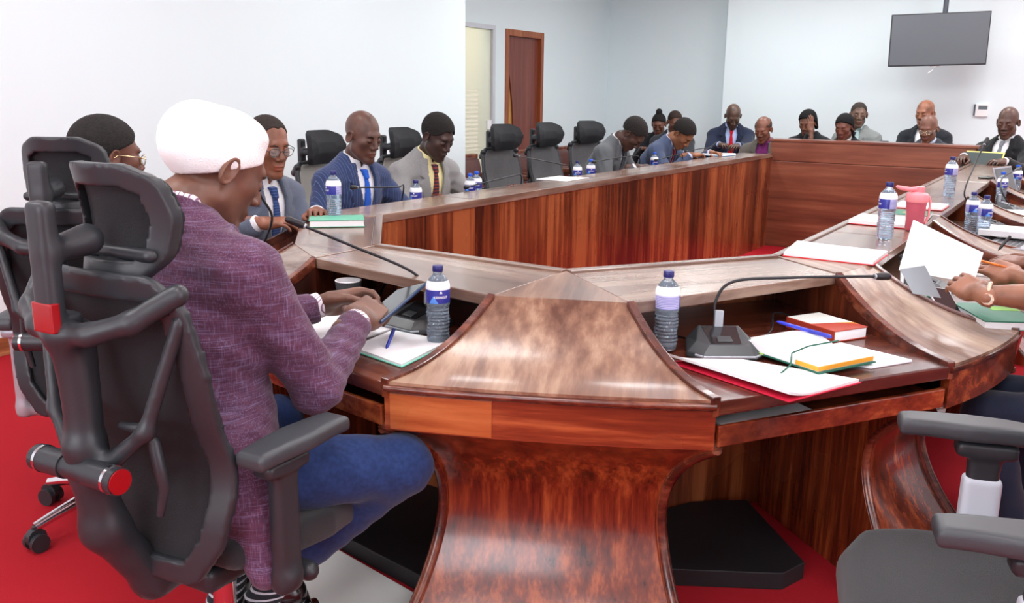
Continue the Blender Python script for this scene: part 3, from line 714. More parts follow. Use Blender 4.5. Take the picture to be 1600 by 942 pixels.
def bracket(P):
    d = rbox(P, (0,-.385,1.10), (.026,.018,.11), .012)
    d = np.minimum(d, rbox(P, (0,-.365,.985), (.026,.03,.02), .01))
    d = su(d, rc(P, (0,-.37,1.12), (0,-.30,1.13), .022, .03), .02)
    return su(d, rc(P, (-.10,-.245,1.10), (.10,-.245,1.10), .014, .014), .03)
SO = [(-.18,-.13),(.18,-.13),(.225,-.06),(.245,.12),(.225,.22),(.15,.265),(-.15,.265),(-.225,.22),(-.245,.12),(-.225,-.06)]
def seat(P):
    x, y, z = P[:,0], P[:,1], P[:,2]; o = poly2(x/.86, (y-.06)/.86+.06, SO)*.86-.03
    zc = .447+.012*np.clip(-y/.2, -1, 1)-.03*np.clip((y-.17)/.1, 0, 1)**2+.25*x*x*.6
    q = np.maximum(o+.026, np.abs(z-zc)-.010)
    q2 = np.sqrt(np.maximum(o+.026, 0)**2+np.maximum(np.abs(z-zc)-.010, 0)**2)+np.minimum(q, 0)
    return q2-.026
def mech(P):
    d = rbox(P, (0,-.0,.385), (.11,.14,.028), .015)
    return su(d, rc(P, (-.26,0.0,.395), (.26,0.0,.395), .022, .022), .02)
def arm_post(P):
    d = rbox(P, (.285,-.02,.50), (.018,.032,.13), .012)
    d = su(d, rc(P, (.285,-.02,.40), (.20,-.01,.385), .028, .022), .02)
    return su(d, rbox(P, (.285,-.02,.655), (.026,.06,.016), .01), .03)
def arm_pad(P):
    x, y, z = P[:,0], P[:,1], P[:,2]
    zc = .694-.5*np.clip(np.abs(y-.03)-.06, 0, 1)**1.6*.5
    o = poly2(x-.288, y-.02, [(-.035,-.135),(.035,-.135),(.046,0),(.034,.135),(-.034,.135),(-.046,0)])
    q = np.stack([o+.012, np.abs(z-zc)-.006], 1)
    return np.linalg.norm(np.maximum(q, 0), axis=1)+np.minimum(q.max(1), 0)-.012
def make_base_mb():
    b = MB()
    b.lathe([(.034,.08),(.04,.085),(.04,.14),(.03,.15)], 20)
    return b
def build_chair_meshes():
    X = {}
    X['back_frame'] = nets(back_frame, (-.27,-.36,.39), (.27,-.12,1.11), .006)
    X['back_mesh'] = nets(back_mesh, (-.25,-.36,.40), (.25,-.12,1.10), .005)
    X['spine'] = nets(spine, (-.27,-.42,.32), (.27,.10,1.10), .007)
    X['headrest_frame'] = nets(head_frame, (-.19,-.32,1.05), (.19,-.16,1.32), .005)
    X['headrest_pad'] = nets(head_pad, (-.19,-.32,1.05), (.19,-.16,1.32), .005)
    X['headrest_pad_thick'] = nets(head_pad_thick, (-.19,-.34,1.04), (.19,-.13,1.33), .006)
    X['headrest_bracket'] = nets(bracket, (-.14,-.42,.94), (.14,-.20,1.23), .006)
    X['seat'] = nets(seat, (-.28,-.26,.38), (.28,.30,.51), .008)
    X['mechanism'] = nets(mech, (-.31,-.17,.34), (.31,.17,.43), .008)
    X['arm_post'] = nets(arm_post, (.16,-.10,.34), (.33,.06,.69), .006)
    X['armrest_pad'] = nets(arm_pad, (.22,-.14,.66), (.35,.18,.73), .005)
    for s in ('back_frame','back_mesh','spine','headrest_frame','headrest_pad','headrest_pad_thick','headrest_bracket'): X[s].transform(Matrix.Scale(.74 if s in ('headrest_frame','headrest_pad') else 1, 4, (1,0,0))@Matrix.Translation((0,.03,-.03 if 'headrest' in s and 'bracket' not in s else 0)))
    for s in ('arm_post', 'armrest_pad'):
        X[s].transform(Matrix.Translation((-.03,-.04,.010)))
        X[s+'_l'] = join_np(s, [(X[s], Matrix.Scale(-1, 4, (1,0,0)))])
    # five-star base
    b = MB(); 
    for k in range(5):
        a = 2*PI*k/5+.31; ca, sa = math.cos(a), math.sin(a)
        pts = [(ca*r, sa*r, z) for r, z in ((.02,.115),(.08,.118),(.16,.108),(.24,.092),(.30,.078))]
        b.tube(pts, [.026,.024,.02,.017,.015], 10)
    b.lathe([(.034,.085),(.042,.09),(.042,.135),(.034,.145)], 20)
    X['star_base'] = b.me('star', sm=45)
    b = MB(); b.lathe([(.027,.14),(.027,.30),(.020,.30),(.020,.37)], 18); X['gas_column'] = b.me('gas', sm=45)
    for k in range(5):
        a = 2*PI*k/5+.31; ca, sa = math.cos(a), math.sin(a); b = MB(); cx, cy = ca*.30, sa*.30; tx, ty = -sa, ca
        for sg in (-1, 1):
            vs = [(cx+tx*sg*.012, cy+ty*sg*.012, .03), (cx+tx*sg*.028, cy+ty*sg*.028, .03)]
            b.tube([vs[0], vs[1]], .0295, 18)
        b.tube([(cx-tx*.012, cy-ty*.012, .045), (cx+tx*.012, cy+ty*.012, .045)], .03, 12)
        b.tube([(cx, cy, .04), (cx, cy, .082)], .01, 8)
        X['castor%d' % k] = b.me('castor', sm=45)
    YK = -.335
    b = MB(); b.tube([(-.118,YK,.70), (-.03,YK,.70)], .026, 18); b.tube([(.03,YK,.70), (.118,YK,.70)], .026, 18); b.tube([(-.04,YK,.70), (.04,YK,.70)], .023, 14); X['knob_bar'] = b.me('k', sm=45)
    for sg, k_ in ((1, ''), (-1, '_l')):
        b = MB(); b.tube([(sg*.095,YK,.70), (sg*.102,YK,.70)], .0275, 20); X['knob_ring'+k_] = b.me('k', sm=45)
        b = MB(); b.tube([(sg*.1175,YK,.70), (sg*.121,YK,.70)], .024, 20); X['knob_cap'+k_] = b.me('k', sm=45)
        b = MB(); b.tube([(.05*sg,-.27,.775),(.10*sg,-.27,.78),(.128*sg,-.262,.755),(.135*sg,-.252,.66),(.12*sg,-.255,.60)], [.008,.011,.012,.012,.008], 10); X['lumbar_handle'+k_] = b.me('k', sm=60)
    b = MB(); b.box(-.027, .027, -.374, -.355, .975, 1.03); X['red_tag'] = b.me('k', bevel=.003)
    X['arm_sleeve'] = nets(lambda P: rbox(P, (.255,-.06,.52), (.023,.038,.085), .012), (.2,-.12,.42), (.31,0,.62), .005)
    X['arm_sleeve_l'] = join_np('k', [(X['arm_sleeve'], Matrix.Scale(-1, 4, (1,0,0)))])
    return X
CX = build_chair_meshes()
def make_chair(label, loc, rot, kind='black', group=None, front=False, sub=None):
    t = thing('office_chair', label, 'chair', (loc[0], loc[1], 0), math.radians(rot), group)
    if front: t.scale = (1, 1, .925)
    cm = {'black': M['cmesh'], 'grey': M['cmeshgrey'], 'pale': M['cpale']}[kind]
    fm = M['cplastic']
    link('star_base', CX['star_base'].copy(), M['chrome'], t)
    for k in range(5): link('castor', CX['castor%d' % k].copy(), M['cplastic'], t)
    link('gas_column', CX['gas_column'].copy(), M['chrome'], t)
    link('tilt_mechanism', CX['mechanism'].copy(), fm, t); link('seat', CX['seat'].copy(), M['cfab'], t)
    bf = link('back_frame', CX['back_frame'].copy(), fm, t); link('back_mesh', CX['back_mesh'].copy(), cm, bf)
    sp = link('spine', CX['spine'].copy(), fm, t); link('tension_knob', CX['knob_bar'].copy(), fm, sp); 
    for k_ in ('', '_l'):
        link('knob_ring', CX['knob_ring'+k_].copy(), M['chrome'], sp, label='chrome ring')
        link('knob_cap', CX['knob_cap'+k_].copy(), M['redcap'], sp, label='shiny red cap'); link('lumbar_handle', CX['lumbar_handle'+k_].copy(), fm, t)
    hb = link('headrest_bracket', CX['headrest_bracket'].copy(), fm, t); link('bracket_tag', CX['red_tag'].copy(), M['redcap'], hb, label='glossy red tag')
    if front: link('headrest', CX['headrest_pad_thick'].copy(), M['cmesh'], t)
    else:
        h = link('headrest', CX['headrest_frame'].copy(), fm, t); link('headrest_mesh', CX['headrest_pad'].copy(), M['cmesh'], h)
    for s in ('', '_l'):
        link('arm_post', CX['arm_post'+s].copy(), M['silver'] if sub == 'silver' else fm, t, label='silver grey arm post' if sub == 'silver' else None)
        if sub == 'sleeve': link('arm_sleeve', CX['arm_sleeve'+s].copy(), M['sleeve'], t, label='light grey arm sleeve')
        link('armrest_pad', CX['armrest_pad'+s].copy(), M['cpad'], t)
    return t
make_chair('black mesh office chair with red-capped knob under the man in the white cap', (-1.565, 1.225), 4)
make_chair('black mesh office chair nearest the left wall, under the person in gold glasses', (-2.60, 1.65), 35, sub='silver')
make_chair('empty black office chair drawn up to the right bay, cut by the right picture edge', (-.055, 1.785), 105.8, sub='sleeve')
t_ = [o for o in C.objects if o.get('label', '').startswith('empty black office chair drawn')][0]; t_.scale = (1, 1, 1.03)
for o in t_.children:
    if o.name.startswith('arm'): o.location.y = .045
make_chair('black office chair with a pale backrest behind the bald man in the blue suit', (-3.80, 4.08), -84, 'pale', front=True)
make_chair('black office chair with a pale backrest behind the man in the yellow shirt', (-3.80, 4.84), -86, 'pale', front=True)
make_chair('empty grey mesh office chair just right of the man in the yellow shirt', (-3.75, 5.98), -100, 'grey', front=True)
make_chair('empty grey mesh office chair in the middle of the three empty ones', (-3.75, 6.66), -98, 'grey', front=True)
make_chair('empty grey mesh office chair just left of the man in the dark grey suit', (-3.78, 7.42), -108, 'grey', front=True)
# ================================================================== props
M['petblue'] = mat('bottle_plastic', (206, 228, 250), .08, trans=.82, ior=1.2, coat=.4)
M['capdark'] = mat('bottle_cap_navy', (36, 38, 104), .35)
M['capblue'] = mat('bottle_cap_blue', (30, 88, 214), .35)
M['white_ink'] = mat('label_white', (244, 246, 250), .5)
M['paper'] = mat('white_paper', (240, 241, 243), .7)
def label_mat():
    m = bpy.data.materials.new('bottle_label'); m.use_nodes = True; nt = m.node_tree; N = nt.nodes; L = nt.links; b = N['Principled BSDF']
    tc = N.new('ShaderNodeTexCoord'); sx = N.new('ShaderNodeSeparateXYZ'); L.new(tc.outputs['Object'], sx.inputs[0])
    # angle round the bottle
    at = N.new('ShaderNodeMath'); at.operation = 'ARCTAN2'; L.new(sx.outputs['X'], at.inputs[0])
    ng = N.new('ShaderNodeMath'); ng.operation = 'MULTIPLY'; ng.inputs[1].default_value = -1; L.new(sx.outputs['Y'], ng.inputs[0]); L.new(ng.outputs[0], at.inputs[1])
    # light mountain: z < .105 + .03 - |ang+.9|*.04
    a1 = N.new('ShaderNodeMath'); a1.operation = 'ADD'; a1.inputs[1].default_value = .62; L.new(at.outputs[0], a1.inputs[0])
    a2 = N.new('ShaderNodeMath'); a2.operation = 'ABSOLUTE'; L.new(a1.outputs[0], a2.inputs[0])
    a3 = N.new('ShaderNodeMath'); a3.operation = 'MULTIPLY_ADD'; a3.inputs[1].default_value = .05; L.new(a2.outputs[0], a3.inputs[0]); L.new(sx.outputs['Z'], a3.inputs[2])
    a4 = N.new('ShaderNodeMath'); a4.operation = 'LESS_THAN'; a4.inputs[1].default_value = .138; L.new(a3.outputs[0], a4.inputs[0])
    x = N.new('ShaderNodeMix'); x.data_type = 'RGBA'; x.inputs['A'].default_value = lin((52, 56, 150)); x.inputs['B'].default_value = lin((92, 150, 232)); L.new(a4.outputs[0], x.inputs['Factor'])
    # pale panel with lines on the back
    ab = N.new('ShaderNodeMath'); ab.operation = 'ABSOLUTE'; L.new(at.outputs[0], ab.inputs[0])
    g = N.new('ShaderNodeMath'); g.operation = 'GREATER_THAN'; g.inputs[1].default_value = 1.55; L.new(ab.outputs[0], g.inputs[0])
    zf = N.new('ShaderNodeMath'); zf.operation = 'MULTIPLY'; zf.inputs[1].default_value = 230; L.new(sx.outputs['Z'], zf.inputs[0])
    fr = N.new('ShaderNodeMath'); fr.operation = 'FRACT'; L.new(zf.outputs[0], fr.inputs[0]); l2 = N.new('ShaderNodeMath'); l2.operation = 'LESS_THAN'; l2.inputs[1].default_value = .38; L.new(fr.outputs[0], l2.inputs[0])
    y = N.new('ShaderNodeMix'); y.data_type = 'RGBA'; y.inputs['A'].default_value = lin((196, 196, 232)); y.inputs['B'].default_value = lin((96, 96, 176)); L.new(l2.outputs[0], y.inputs['Factor'])
    z = N.new('ShaderNodeMix'); z.data_type = 'RGBA'; L.new(x.outputs['Result'], z.inputs['A']); L.new(y.outputs['Result'], z.inputs['B']); L.new(g.outputs[0], z.inputs['Factor'])
    L.new(z.outputs['Result'], b.inputs['Base Color']); b.inputs['Roughness'].default_value = .3
    return m
M['label'] = label_mat()
def text_mesh(txt, size):
    cu = bpy.data.curves.new('t', 'FONT'); cu.body = txt; cu.size = size; cu.align_x = 'CENTER'; cu.align_y = 'CENTER'; cu.extrude = 0; cu.offset = size*.02
    o = bpy.data.objects.new('t', cu); C.objects.link(o); dg = bpy.context.evaluated_depsgraph_get(); dg.update()
    me = bpy.data.meshes.new_from_object(o.evaluated_get(dg)); bpy.data.objects.remove(o); bpy.data.curves.remove(cu); return me
def bend_text(txt, size, r, z):
    me = text_mesh(txt, size)
    for v in me.vertices:
        a = v.co.x/r; v.co = Vector((r*math.sin(a), -r*math.cos(a), z+v.co.y))
    return me
BOT = {}
def bottle_meshes():
    # ribbed clear body: profile with spiral-like rings, foot petals
    prof = [(.0, .002), (.022, .0), (.029, .006), (.0305, .016)]
    for k in range(9):
        z = .022+k*.0095; prof += [(.0315, z), (.0292, z+.0048)]
    prof += [(.0315, .108), (.0325, .114), (.0312, .118), (.0312, .152), (.0325, .156), (.0315, .163), (.027, .175), (.019, .187), (.0125, .193), (.0118, .200), (.0118, .203)]
    b = MB(); b.lathe(prof, 28); me = b.me('bottle', sm=50)
    for v in me.vertices:   # twist the ribs
        if .02 < v.co.z < .106:
            a = math.atan2(v.co.y, v.co.x); s = 1+.035*math.sin(a*3+v.co.z*130); v.co.x *= s; v.co.y *= s
    BOT['body'] = me
    b = MB(); b.lathe([(.0135, .199), (.0142, .2), (.0142, .213), (.0125, .2155)], 24); BOT['cap'] = b.me('cap', sm=50)
    b = MB(); b.lathe([(.0323, .117), (.0325, .118), (.0325, .153), (.0323, .154)], 40, cap=False); BOT['label'] = b.me('lab', sm=60)
    b = MB(); b.lathe([(.0327, .153), (.0329, .156), (.0318, .165), (.0280, .176), (.0278, .1755), (.0313, .164), (.0322, .155)], 32, cap=False); BOT['band'] = b.me('band', sm=60)
    BOT['text'] = bend_text('KERINGET', .0085, .0330, .134)
    b = MB()
    for k in range(5): b.tube([( .0331*math.sin(.05*(k-2)), -.0331*math.cos(.05*(k-2)), .144), (.0331*math.sin(.03*(k-2)), -.0331*math.cos(.03*(k-2)), .149+.001*(2-abs(k-2)))], .0006, 5)
    BOT['crest'] = b.me('crest')
bottle_meshes()
def bottle(label, x, y, z, rot=0, cap='capdark', s=1.0, group=None):
    t = thing('water_bottle', label, 'bottle', (x, y, z), math.radians(rot), group); t.scale = (s, s, s)
    link('bottle_body', BOT['body'].copy(), M['petblue'], t); link('cap', BOT['cap'].copy(), M[cap], t)
    lb = link('wrap_label', BOT['label'].copy(), M['label'], t); link('label_lettering', BOT['text'].copy(), M['white_ink'], lb); link('label_crest', BOT['crest'].copy(), M['white_ink'], lb)
    link('shoulder_band', BOT['band'].copy(), M['white_ink'], t, label='broad white shoulder band')
    return t
def face_cam(x, y, off=0): return math.degrees(math.atan2(-x, y))+off   # label front (-Y) towards a viewer at the origin... 
zd, zl = ZD+.001, ZL+.001
bottle('water bottle with blue label beside the hands of the man in the white cap', -1.428, 1.865, zd, face_cam(-1.428, 1.865, 14))
bottle('water bottle on the desk between the pedestal and the right microphone unit', -.895, 2.16, zd, face_cam(-.895, 2.16, 160))
bottle('tall clear water bottle on the right ledge left of the pink flask', -.632, 3.62, zl, face_cam(-.63, 3.6, -75), s=1.0)
bottle('tall clear water bottle on the right ledge behind the pink flask', -.65, 5.50, zl, face_cam(-.65, 5.5, -75), s=1.0)
bottle('water bottle standing on the ledge on the left, behind the green book', -2.60, 2.70, zl, face_cam(-2.6, 2.7, -70), s=.97)
bottle('left one of two water bottles side by side below the pink flask', -.475, 5.0, zd, face_cam(-.5, 5.1, 60))
bottle('right one of two water bottles side by side below the pink flask', -.405, 4.86, zd, face_cam(-.4, 4.9, 60))
bottle('blue-capped water bottle on the right desk beside the laptop, nearer one', -.47, 6.55, zd, face_cam(-.47, 6.55, 30), 'capblue')
bottle('blue-capped water bottle on the right desk beside the laptop, farther one', -.44, 7.35, zd, face_cam(-.4, 7.3, 30), 'capblue')
bottle('water bottle half hidden by the ledge between the blue suit and the yellow shirt', -2.99, 3.72, zd, face_cam(-2.99, 3.72, -20), s=1)
bottle('left one of the two blue-capped bottles in front of the yellow shirt', -3.00, 4.23, zd-.02+.02, face_cam(-3, 4.2, 0), 'capblue')
bottle('right one of the two blue-capped bottles in front of the yellow shirt', -3.06, 4.38, zd, face_cam(-3, 4.3, 0), 'capblue')
bottle('clear-capped bottle left of a blue-capped one before the empty chairs', -3.02, 5.55, zd, face_cam(-3, 5.5, 10), 'capdark')
bottle('blue-capped bottle right of a darker one before the empty chairs', -3.02, 5.75, zd, face_cam(-3, 5.7, 10), 'capblue')
bottle('single bottle in front of the man bending in the dark grey suit', -3.02, 6.86, zd, face_cam(-3, 6.8, 20), 'capblue')

# ------------------------------------------------ conference microphones
M['micbody'] = mat('mic_unit_plastic', (52, 57, 60), .32, spec=.5)
M['micglass'] = mat('mic_unit_gloss', (24, 27, 30), .1, coat=.6)
M['micsilver'] = mat('mic_unit_silver', (168, 176, 184), .3, .5)
M['stem'] = mat('gooseneck_black', (22, 23, 28), .4)
def mic_unit(label, x, y, z, rot, stem_pts, text=True, group=None, base=True, head=True, hl=.05, r=.0042):
    """front of the unit towards local -Y; stem points are in world space"""
    t = thing('conference_microphone', label, 'microphone', (x, y, z), math.radians(rot), group)
    if base:
        b = MB()
        fr, bk = -.075, .07
        low = [(-.105, -.045, 0), (-.07, -.085, 0), (.07, -.085, 0), (.105, -.045, 0), (.085, .07, 0), (-.085, .07, 0)]
        mid = [(-.103, -.042, .012), (-.068, -.082, .012), (.068, -.082, .012), (.103, -.042, .012), (.083, .07, .02), (-.083, .07, .02)]
        top = [(-.072, -.02, .036), (-.045, -.045, .030), (.045, -.045, .030), (.072, -.02, .036), (.055, .055, .058), (-.055, .055, .058)]
        b.add(low+mid+top, [(5,4,3,2,1,0)]+[(i, (i+1)%6, 6+(i+1)%6, 6+i) for i in range(6)]+[(6+i, 6+(i+1)%6, 12+(i+1)%6, 12+i) for i in range(6)]+[(12,13,14,15,16,17)])
        link('unit_body', b.me('mic', bevel=.003), M['micbody'], t)
        def on(u, v): # point on sloping top face
            return (u, -.045+.1*v, .030+.028*v)
        b = MB(); q = [on(-.04, .05), on(.04, .05), on(.047, .93), on(-.047, .93)]; b.add([(a, c, d+.0012) for a, c, d in q]+[(a, c, d-.002) for a, c, d in q], [(0,1,2,3),(7,6,5,4),(0,4,5,1),(1,5,6,2),(2,6,7,3),(3,7,4,0)])
        link('glossy_panel', b.me('mic'), M['micglass'], t, label='glossy black sloping panel')
        b = MB(); q = [on(-.02, .12), on(.02, .12), on(.018, .38), on(-.018, .38)]; b.add([(a, c, d+.004) for a, c, d in q]+[(a, c, d+.0005) for a, c, d in q], [(0,1,2,3),(7,6,5,4),(0,4,5,1),(1,5,6,2),(2,6,7,3),(3,7,4,0)])
        link('talk_button', b.me('mic', bevel=.001), M['micbody'], t)
        b = MB(); b.tube([(-.068, -.083, .008), (.068, -.083, .008)], .004, 8); b.tube([(-.068, -.083, .008), (-.085, -.065, .009)], .004, 8); b.tube([(.068, -.083, .008), (.085, -.065, .009)], .004, 8)
        link('silver_trim', b.me('mic', sm=50), M['micsilver'], t, label='silver line round the front edge')
        b = MB(); b.box(-.012, .012, .045, .062, .05, .10); link('stem_socket', b.me('mic', bevel=.004), M['micsilver'], t)
    iw = Matrix.Rotation(-math.radians(rot), 4, 'Z')@Matrix.Translation((-x, -y, -z))
    P = [iw@Vector(p) for p in stem_pts]
    # smooth through points
    Q = []
    n = len(P)
    for i in range(n-1):
        p0, p1, p2, p3 = P[max(i-1,0)], P[i], P[i+1], P[min(i+2,n-1)]
        for k in range(8):
            s = k/8; Q.append(.5*((2*p1)+(p2-p0)*s+(2*p0-5*p1+4*p2-p3)*s*s+(3*p1-p0-3*p2+p3)*s**3))
    Q.append(P[-1])
    b = MB(); b.tube([tuple(q) for q in Q], r, 10); link('gooseneck', b.me('g', sm=60), M['stem'], t)
    if head:
        d = (Q[-1]-Q[-3]).normalized(); e = Q[-1]
        b = MB(); b.tube([tuple(e+d*s) for s in (0, .002, .006, .012, hl*.8, hl*.95, hl)], [.006, .0085, .0092, .0105, .0112, .009, .004], 14); link('microphone_head', b.me('g', sm=60), M['stem'], t)
        b = MB(); b.tube([tuple(e-d*.004), tuple(e+d*.002)], .0078, 14); link('metal_ring', b.me('g', sm=60), M['micsilver'], t, label='pale metal ring')
    return t
mic_unit('microphone unit with long straight stem in front of the man in the white cap', -1.60, 1.98, zd, -8,
         [(-1.598, 2.03, .80), (-1.605, 2.035, .85), (-1.65, 2.005, .90), (-1.78, 1.92, .965), (-1.895, 1.845, 1.022)], hl=.06)
mic_unit('microphone unit with bent stem on the empty right bay, blank side to the chair', -.765, 2.235, zd, -118+90+62,
         [(-.80, 2.28, .80), (-.81, 2.29, .86), (-.775, 2.32, .915), (-.66, 2.44, .92), (-.53, 2.585, .915), (-.475, 2.645, .912)], hl=.05)
mic_unit('microphone whose thin stem rises before the eyes of the man in the blue tie', -2.52, 2.20, zd, 40,
         [(-2.52, 2.20, .80), (-2.43, 2.18, .90), (-2.31, 2.10, .99), (-2.30, 2.05, 1.06), (-2.315, 2.02, 1.13)], hl=.035)
def arm_mic(label, a, b_, c, d, grp=None): return mic_unit(label, a[0], a[1], zd, -90, [(a[0], a[1], .80), b_, c, d], base=True, hl=.045, r=.0038)
arm_mic('microphone stretching left across the suit of the bald man in blue', (-3.02, 3.62), (-2.99, 3.62, .93), (-2.9, 3.45, .945), (-2.84, 3.10, .975))
arm_mic('microphone with dark head lying low before the yellow shirt', (-3.02, 4.80), (-3.0, 4.78, .905), (-2.95, 4.60, .92), (-2.93, 4.12, .895))
arm_mic('microphone rising to the left in front of the first empty chair', (-3.02, 5.45), (-3.0, 5.40, .92), (-2.98, 5.2, .96), (-3.0, 4.74, 1.03))
arm_mic('microphone level with the ledge in front of the second empty chair', (-3.02, 6.55), (-2.99, 6.5, .935), (-2.97, 6.2, .955), (-2.97, 5.72, .945))
arm_mic('microphone low on the left ledge before the man in the dark grey suit', (-3.02, 7.45), (-3.0, 7.4, .91), (-2.97, 7.2, .92), (-2.97, 6.8, .90))
arm_mic('microphone before the man bending in blue with the red tie', (-3.02, 8.15), (-3.0, 8.1, .93), (-2.98, 8.0, .95), (-2.98, 7.45, .94))
mic_unit('microphone with a slim stem rising above the pair of bottles on the right desk', -.42, 5.35, zd, 90,
         [(-.42, 5.35, .80), (-.47, 5.28, .86), (-.53, 5.1, .93), (-.52, 5.35, 1.08), (-.50, 5.45, 1.17)], hl=.05)
mic_unit('small round-headed microphone under the raised white sheet on the right desk', -.44, 3.42, zd, 90, [(-.44, 3.42, .79), (-.47, 3.38, .84), (-.50, 3.30, .875), (-.50, 3.24, .88)], hl=.022)
mic_unit('microphone on the right desk near the dark laptop screen', -.40, 6.25, zd, 90, [(-.40, 6.25, .79), (-.44, 6.2, .86), (-.46, 6.35, .93), (-.40, 6.7, .97)], hl=.05)
# cables
def cable(label, pts, m='stem', r=.003):
    n = len(pts); P = [Vector(p) for p in pts]; Q = []
    for i in range(n-1):
        p0, p1, p2, p3 = P[max(i-1,0)], P[i], P[i+1], P[min(i+2,n-1)]
        for k in range(6):
            s = k/6; Q.append(.5*((2*p1)+(p2-p0)*s+(2*p0-5*p1+4*p2-p3)*s*s+(3*p1-p0-3*p2+p3)*s**3))
    Q.append(P[-1]); c = P[0]
    b = MB(); b.tube([tuple(q) for q in Q], r, 8); link('cable', b.me('cable', sm=60, off=tuple(c)), M[m], loc=tuple(c), label=label, cat='cable')
cable('black cable looping up behind the paper cup on the desk', [(-1.85, 2.10, zd+.004), (-1.90, 2.20, zd+.05), (-1.86, 2.27, zd+.10), (-1.78, 2.28, zd+.09), (-1.74, 2.22, zd+.02), (-1.70, 2.12, zd+.004)], r=.0045)
cable('black cable on the desk behind the bottle with the blue label', [(-1.50, 2.06, zd+.004), (-1.40, 2.08, zd+.004), (-1.34, 2.14, zd+.03), (-1.31, 2.2, zd+.06)])
cable('thin black cable curling behind the right microphone unit', [(-.72, 2.33, zd+.004), (-.70, 2.45, zd+.02), (-.74, 2.60, zd+.035), (-.72, 2.70, zd+.01), (-.68, 2.62, zd+.004), (-.66, 2.52, zd+.004)])
cable('black cable between the right bay bottle and the microphone unit', [(-.86, 2.28, zd+.004), (-.93, 2.30, zd+.004), (-1.0, 2.28, zd+.004), (-1.05, 2.25, zd+.004)])

# ------------------------------------------------ papers and books
def quad_slab(b, pts, z0, z1): b.prism(pts, z0, z1)
def paper(name, pts, z, th, label, cat, m='paper', curl=0.0, cover=None, cover_label=None, seed=1):
    """stack of sheets on polygon pts (4 corners) with slight curl; cover = coloured sheet below"""
    cx = sum(p[0] for p in pts)/4; cy = sum(p[1] for p in pts)/4
    t = thing(name, label, cat, (cx, cy, z))
    n = 10; rs = random.Random(seed)
    def P(u, v): return ((pts[0][0]*(1-u)+pts[1][0]*u)*(1-v)+(pts[3][0]*(1-u)+pts[2][0]*u)*v-cx, (pts[0][1]*(1-u)+pts[1][1]*u)*(1-v)+(pts[3][1]*(1-u)+pts[2][1]*u)*v-cy)
    z0 = .003 if cover else 0
    b = MB(); vs = []
    for top in (0, 1):
        for i in range(n+1):
            for j in range(n+1):
                u, v = i/n, j/n; x, y = P(u, v); vs.append((x, y, z0+(th+.001*math.sin(u*5+v*3) if top else 0)+curl*max(0, .35-u)**2*4*(1 if top else .96)))
    K = (n+1)**2; g = lambda l, i, j: l*K+i*(n+1)+j; fs = []
    for i in range(n):
        for j in range(n): fs += [(g(1,i,j), g(1,i+1,j), g(1,i+1,j+1), g(1,i,j+1)), (g(0,i,j), g(0,i,j+1), g(0,i+1,j+1), g(0,i+1,j))]
        fs += [(g(0,i,0), g(0,i+1,0), g(1,i+1,0), g(1,i,0)), (g(0,i,n), g(1,i,n), g(1,i+1,n), g(0,i+1,n)), (g(0,0,i), g(1,0,i), g(1,0,i+1), g(0,0,i+1)), (g(0,n,i), g(0,n,i+1), g(1,n,i+1), g(1,n,i))]
    b.add(vs, fs); link('sheets', b.me('s', sm=40), M[m], t)
    if cover:
        q = inset([P(0,0), P(1,0), P(1,1), P(0,1)], -.004); b = MB(); b.prism(q, 0, .003); link('cover', b.me('c', bevel=.001), mat('cover', cover, .45), t, label=cover_label)
    return t
import_wp = None
def pen(label, p0, p1, col, r=.0045):
    a, c = Vector(p0), Vector(p1); t = thing('pen', label, 'pen', tuple(a)); d = (c-a); L = d.length; d.normalize()
    b = MB(); b.tube([tuple(d*s) for s in (0, .012, L*.62)], [.0012, r, r], 10); link('barrel', b.me('p', sm=50), mat('pen_barrel', col, .3), t)
    b = MB(); b.tube([tuple(d*s) for s in (L*.62, L*.97, L)], [r*1.15, r*1.15, r*.7], 10); link('pen_cap', b.me('p', sm=50), mat('pen_cap', tuple(int(k*.8) for k in col), .3), t)
    return t
# right bay
paper('document', [(-.845, 2.06), (-.69, 2.17), (-.40, 2.16), (-.50, 1.93)][::1], zd, .006, 'white stapled document with red cover edge at the front of the right bay desk', 'document', cover=(206, 34, 66), cover_label='red backing sheet', curl=.03)
paper('document', [(-.62, 2.30), (-.52, 2.50), (-.325, 2.425), (-.40, 2.30)], zd, .005, 'white sheets under the open book with orange page edges', 'document')
t = thing('open_book', 'open book with green cover, orange page edge and green ribbon on the right bay desk', 'book', (-.55, 2.29, zd+.010), math.radians(-27))
def bookhalf(side, w, h, th, col_cov, col_edge, lift):
    b = MB(); n = 10; vs = []
    for k in range(n+1):
        s = k/n; x = side*w*s; zt = th*(1-(1-min(s*4, 1))**2*.5)+lift*s*(1-s)*4
        for y in (-h/2, h/2): vs += [(x, y, .004+.0), (x, y, .004+zt)]
    fs = []
    for k in range(n):
        o = 4*k; fs += [(o+1, o+3, o+7, o+5), (o, o+4, o+6, o+2), (o, o+1, o+5, o+4), (o+2, o+6, o+7, o+3)]
    fs += [(4*n, 4*n+1, 4*n+3, 4*n+2), (0, 2, 3, 1)]
    b.add(vs, fs); return b
b = bookhalf(-1, .165, .20, .012, None, None, .014); link('pages', b.me('pg', sm=40), M['paper'], t)
b = bookhalf(1, .115, .20, .014, None, None, .003); link('pages', b.me('pg', sm=40), [M['paper']], t)
b = MB(); b.box(.1152, .1172, -.098, .098, .006, .017); link('page_edge', b.me('pe'), mat('orange_edge', (232, 160, 46), .5), t, label='orange fore-edge')
b = MB(); b.box(.045, .116, -.1022, -.1002, .006, .017); link('page_edge', b.me('pe'), bpy.data.materials['orange_edge'], t, label='orange lower edge')
b = MB(); b.box(-.17, .122, -.104, .104, 0, .004); link('cover', b.me('cv', bevel=.001), mat('green_cover', (22, 96, 76), .45), t, label='dark green cover')
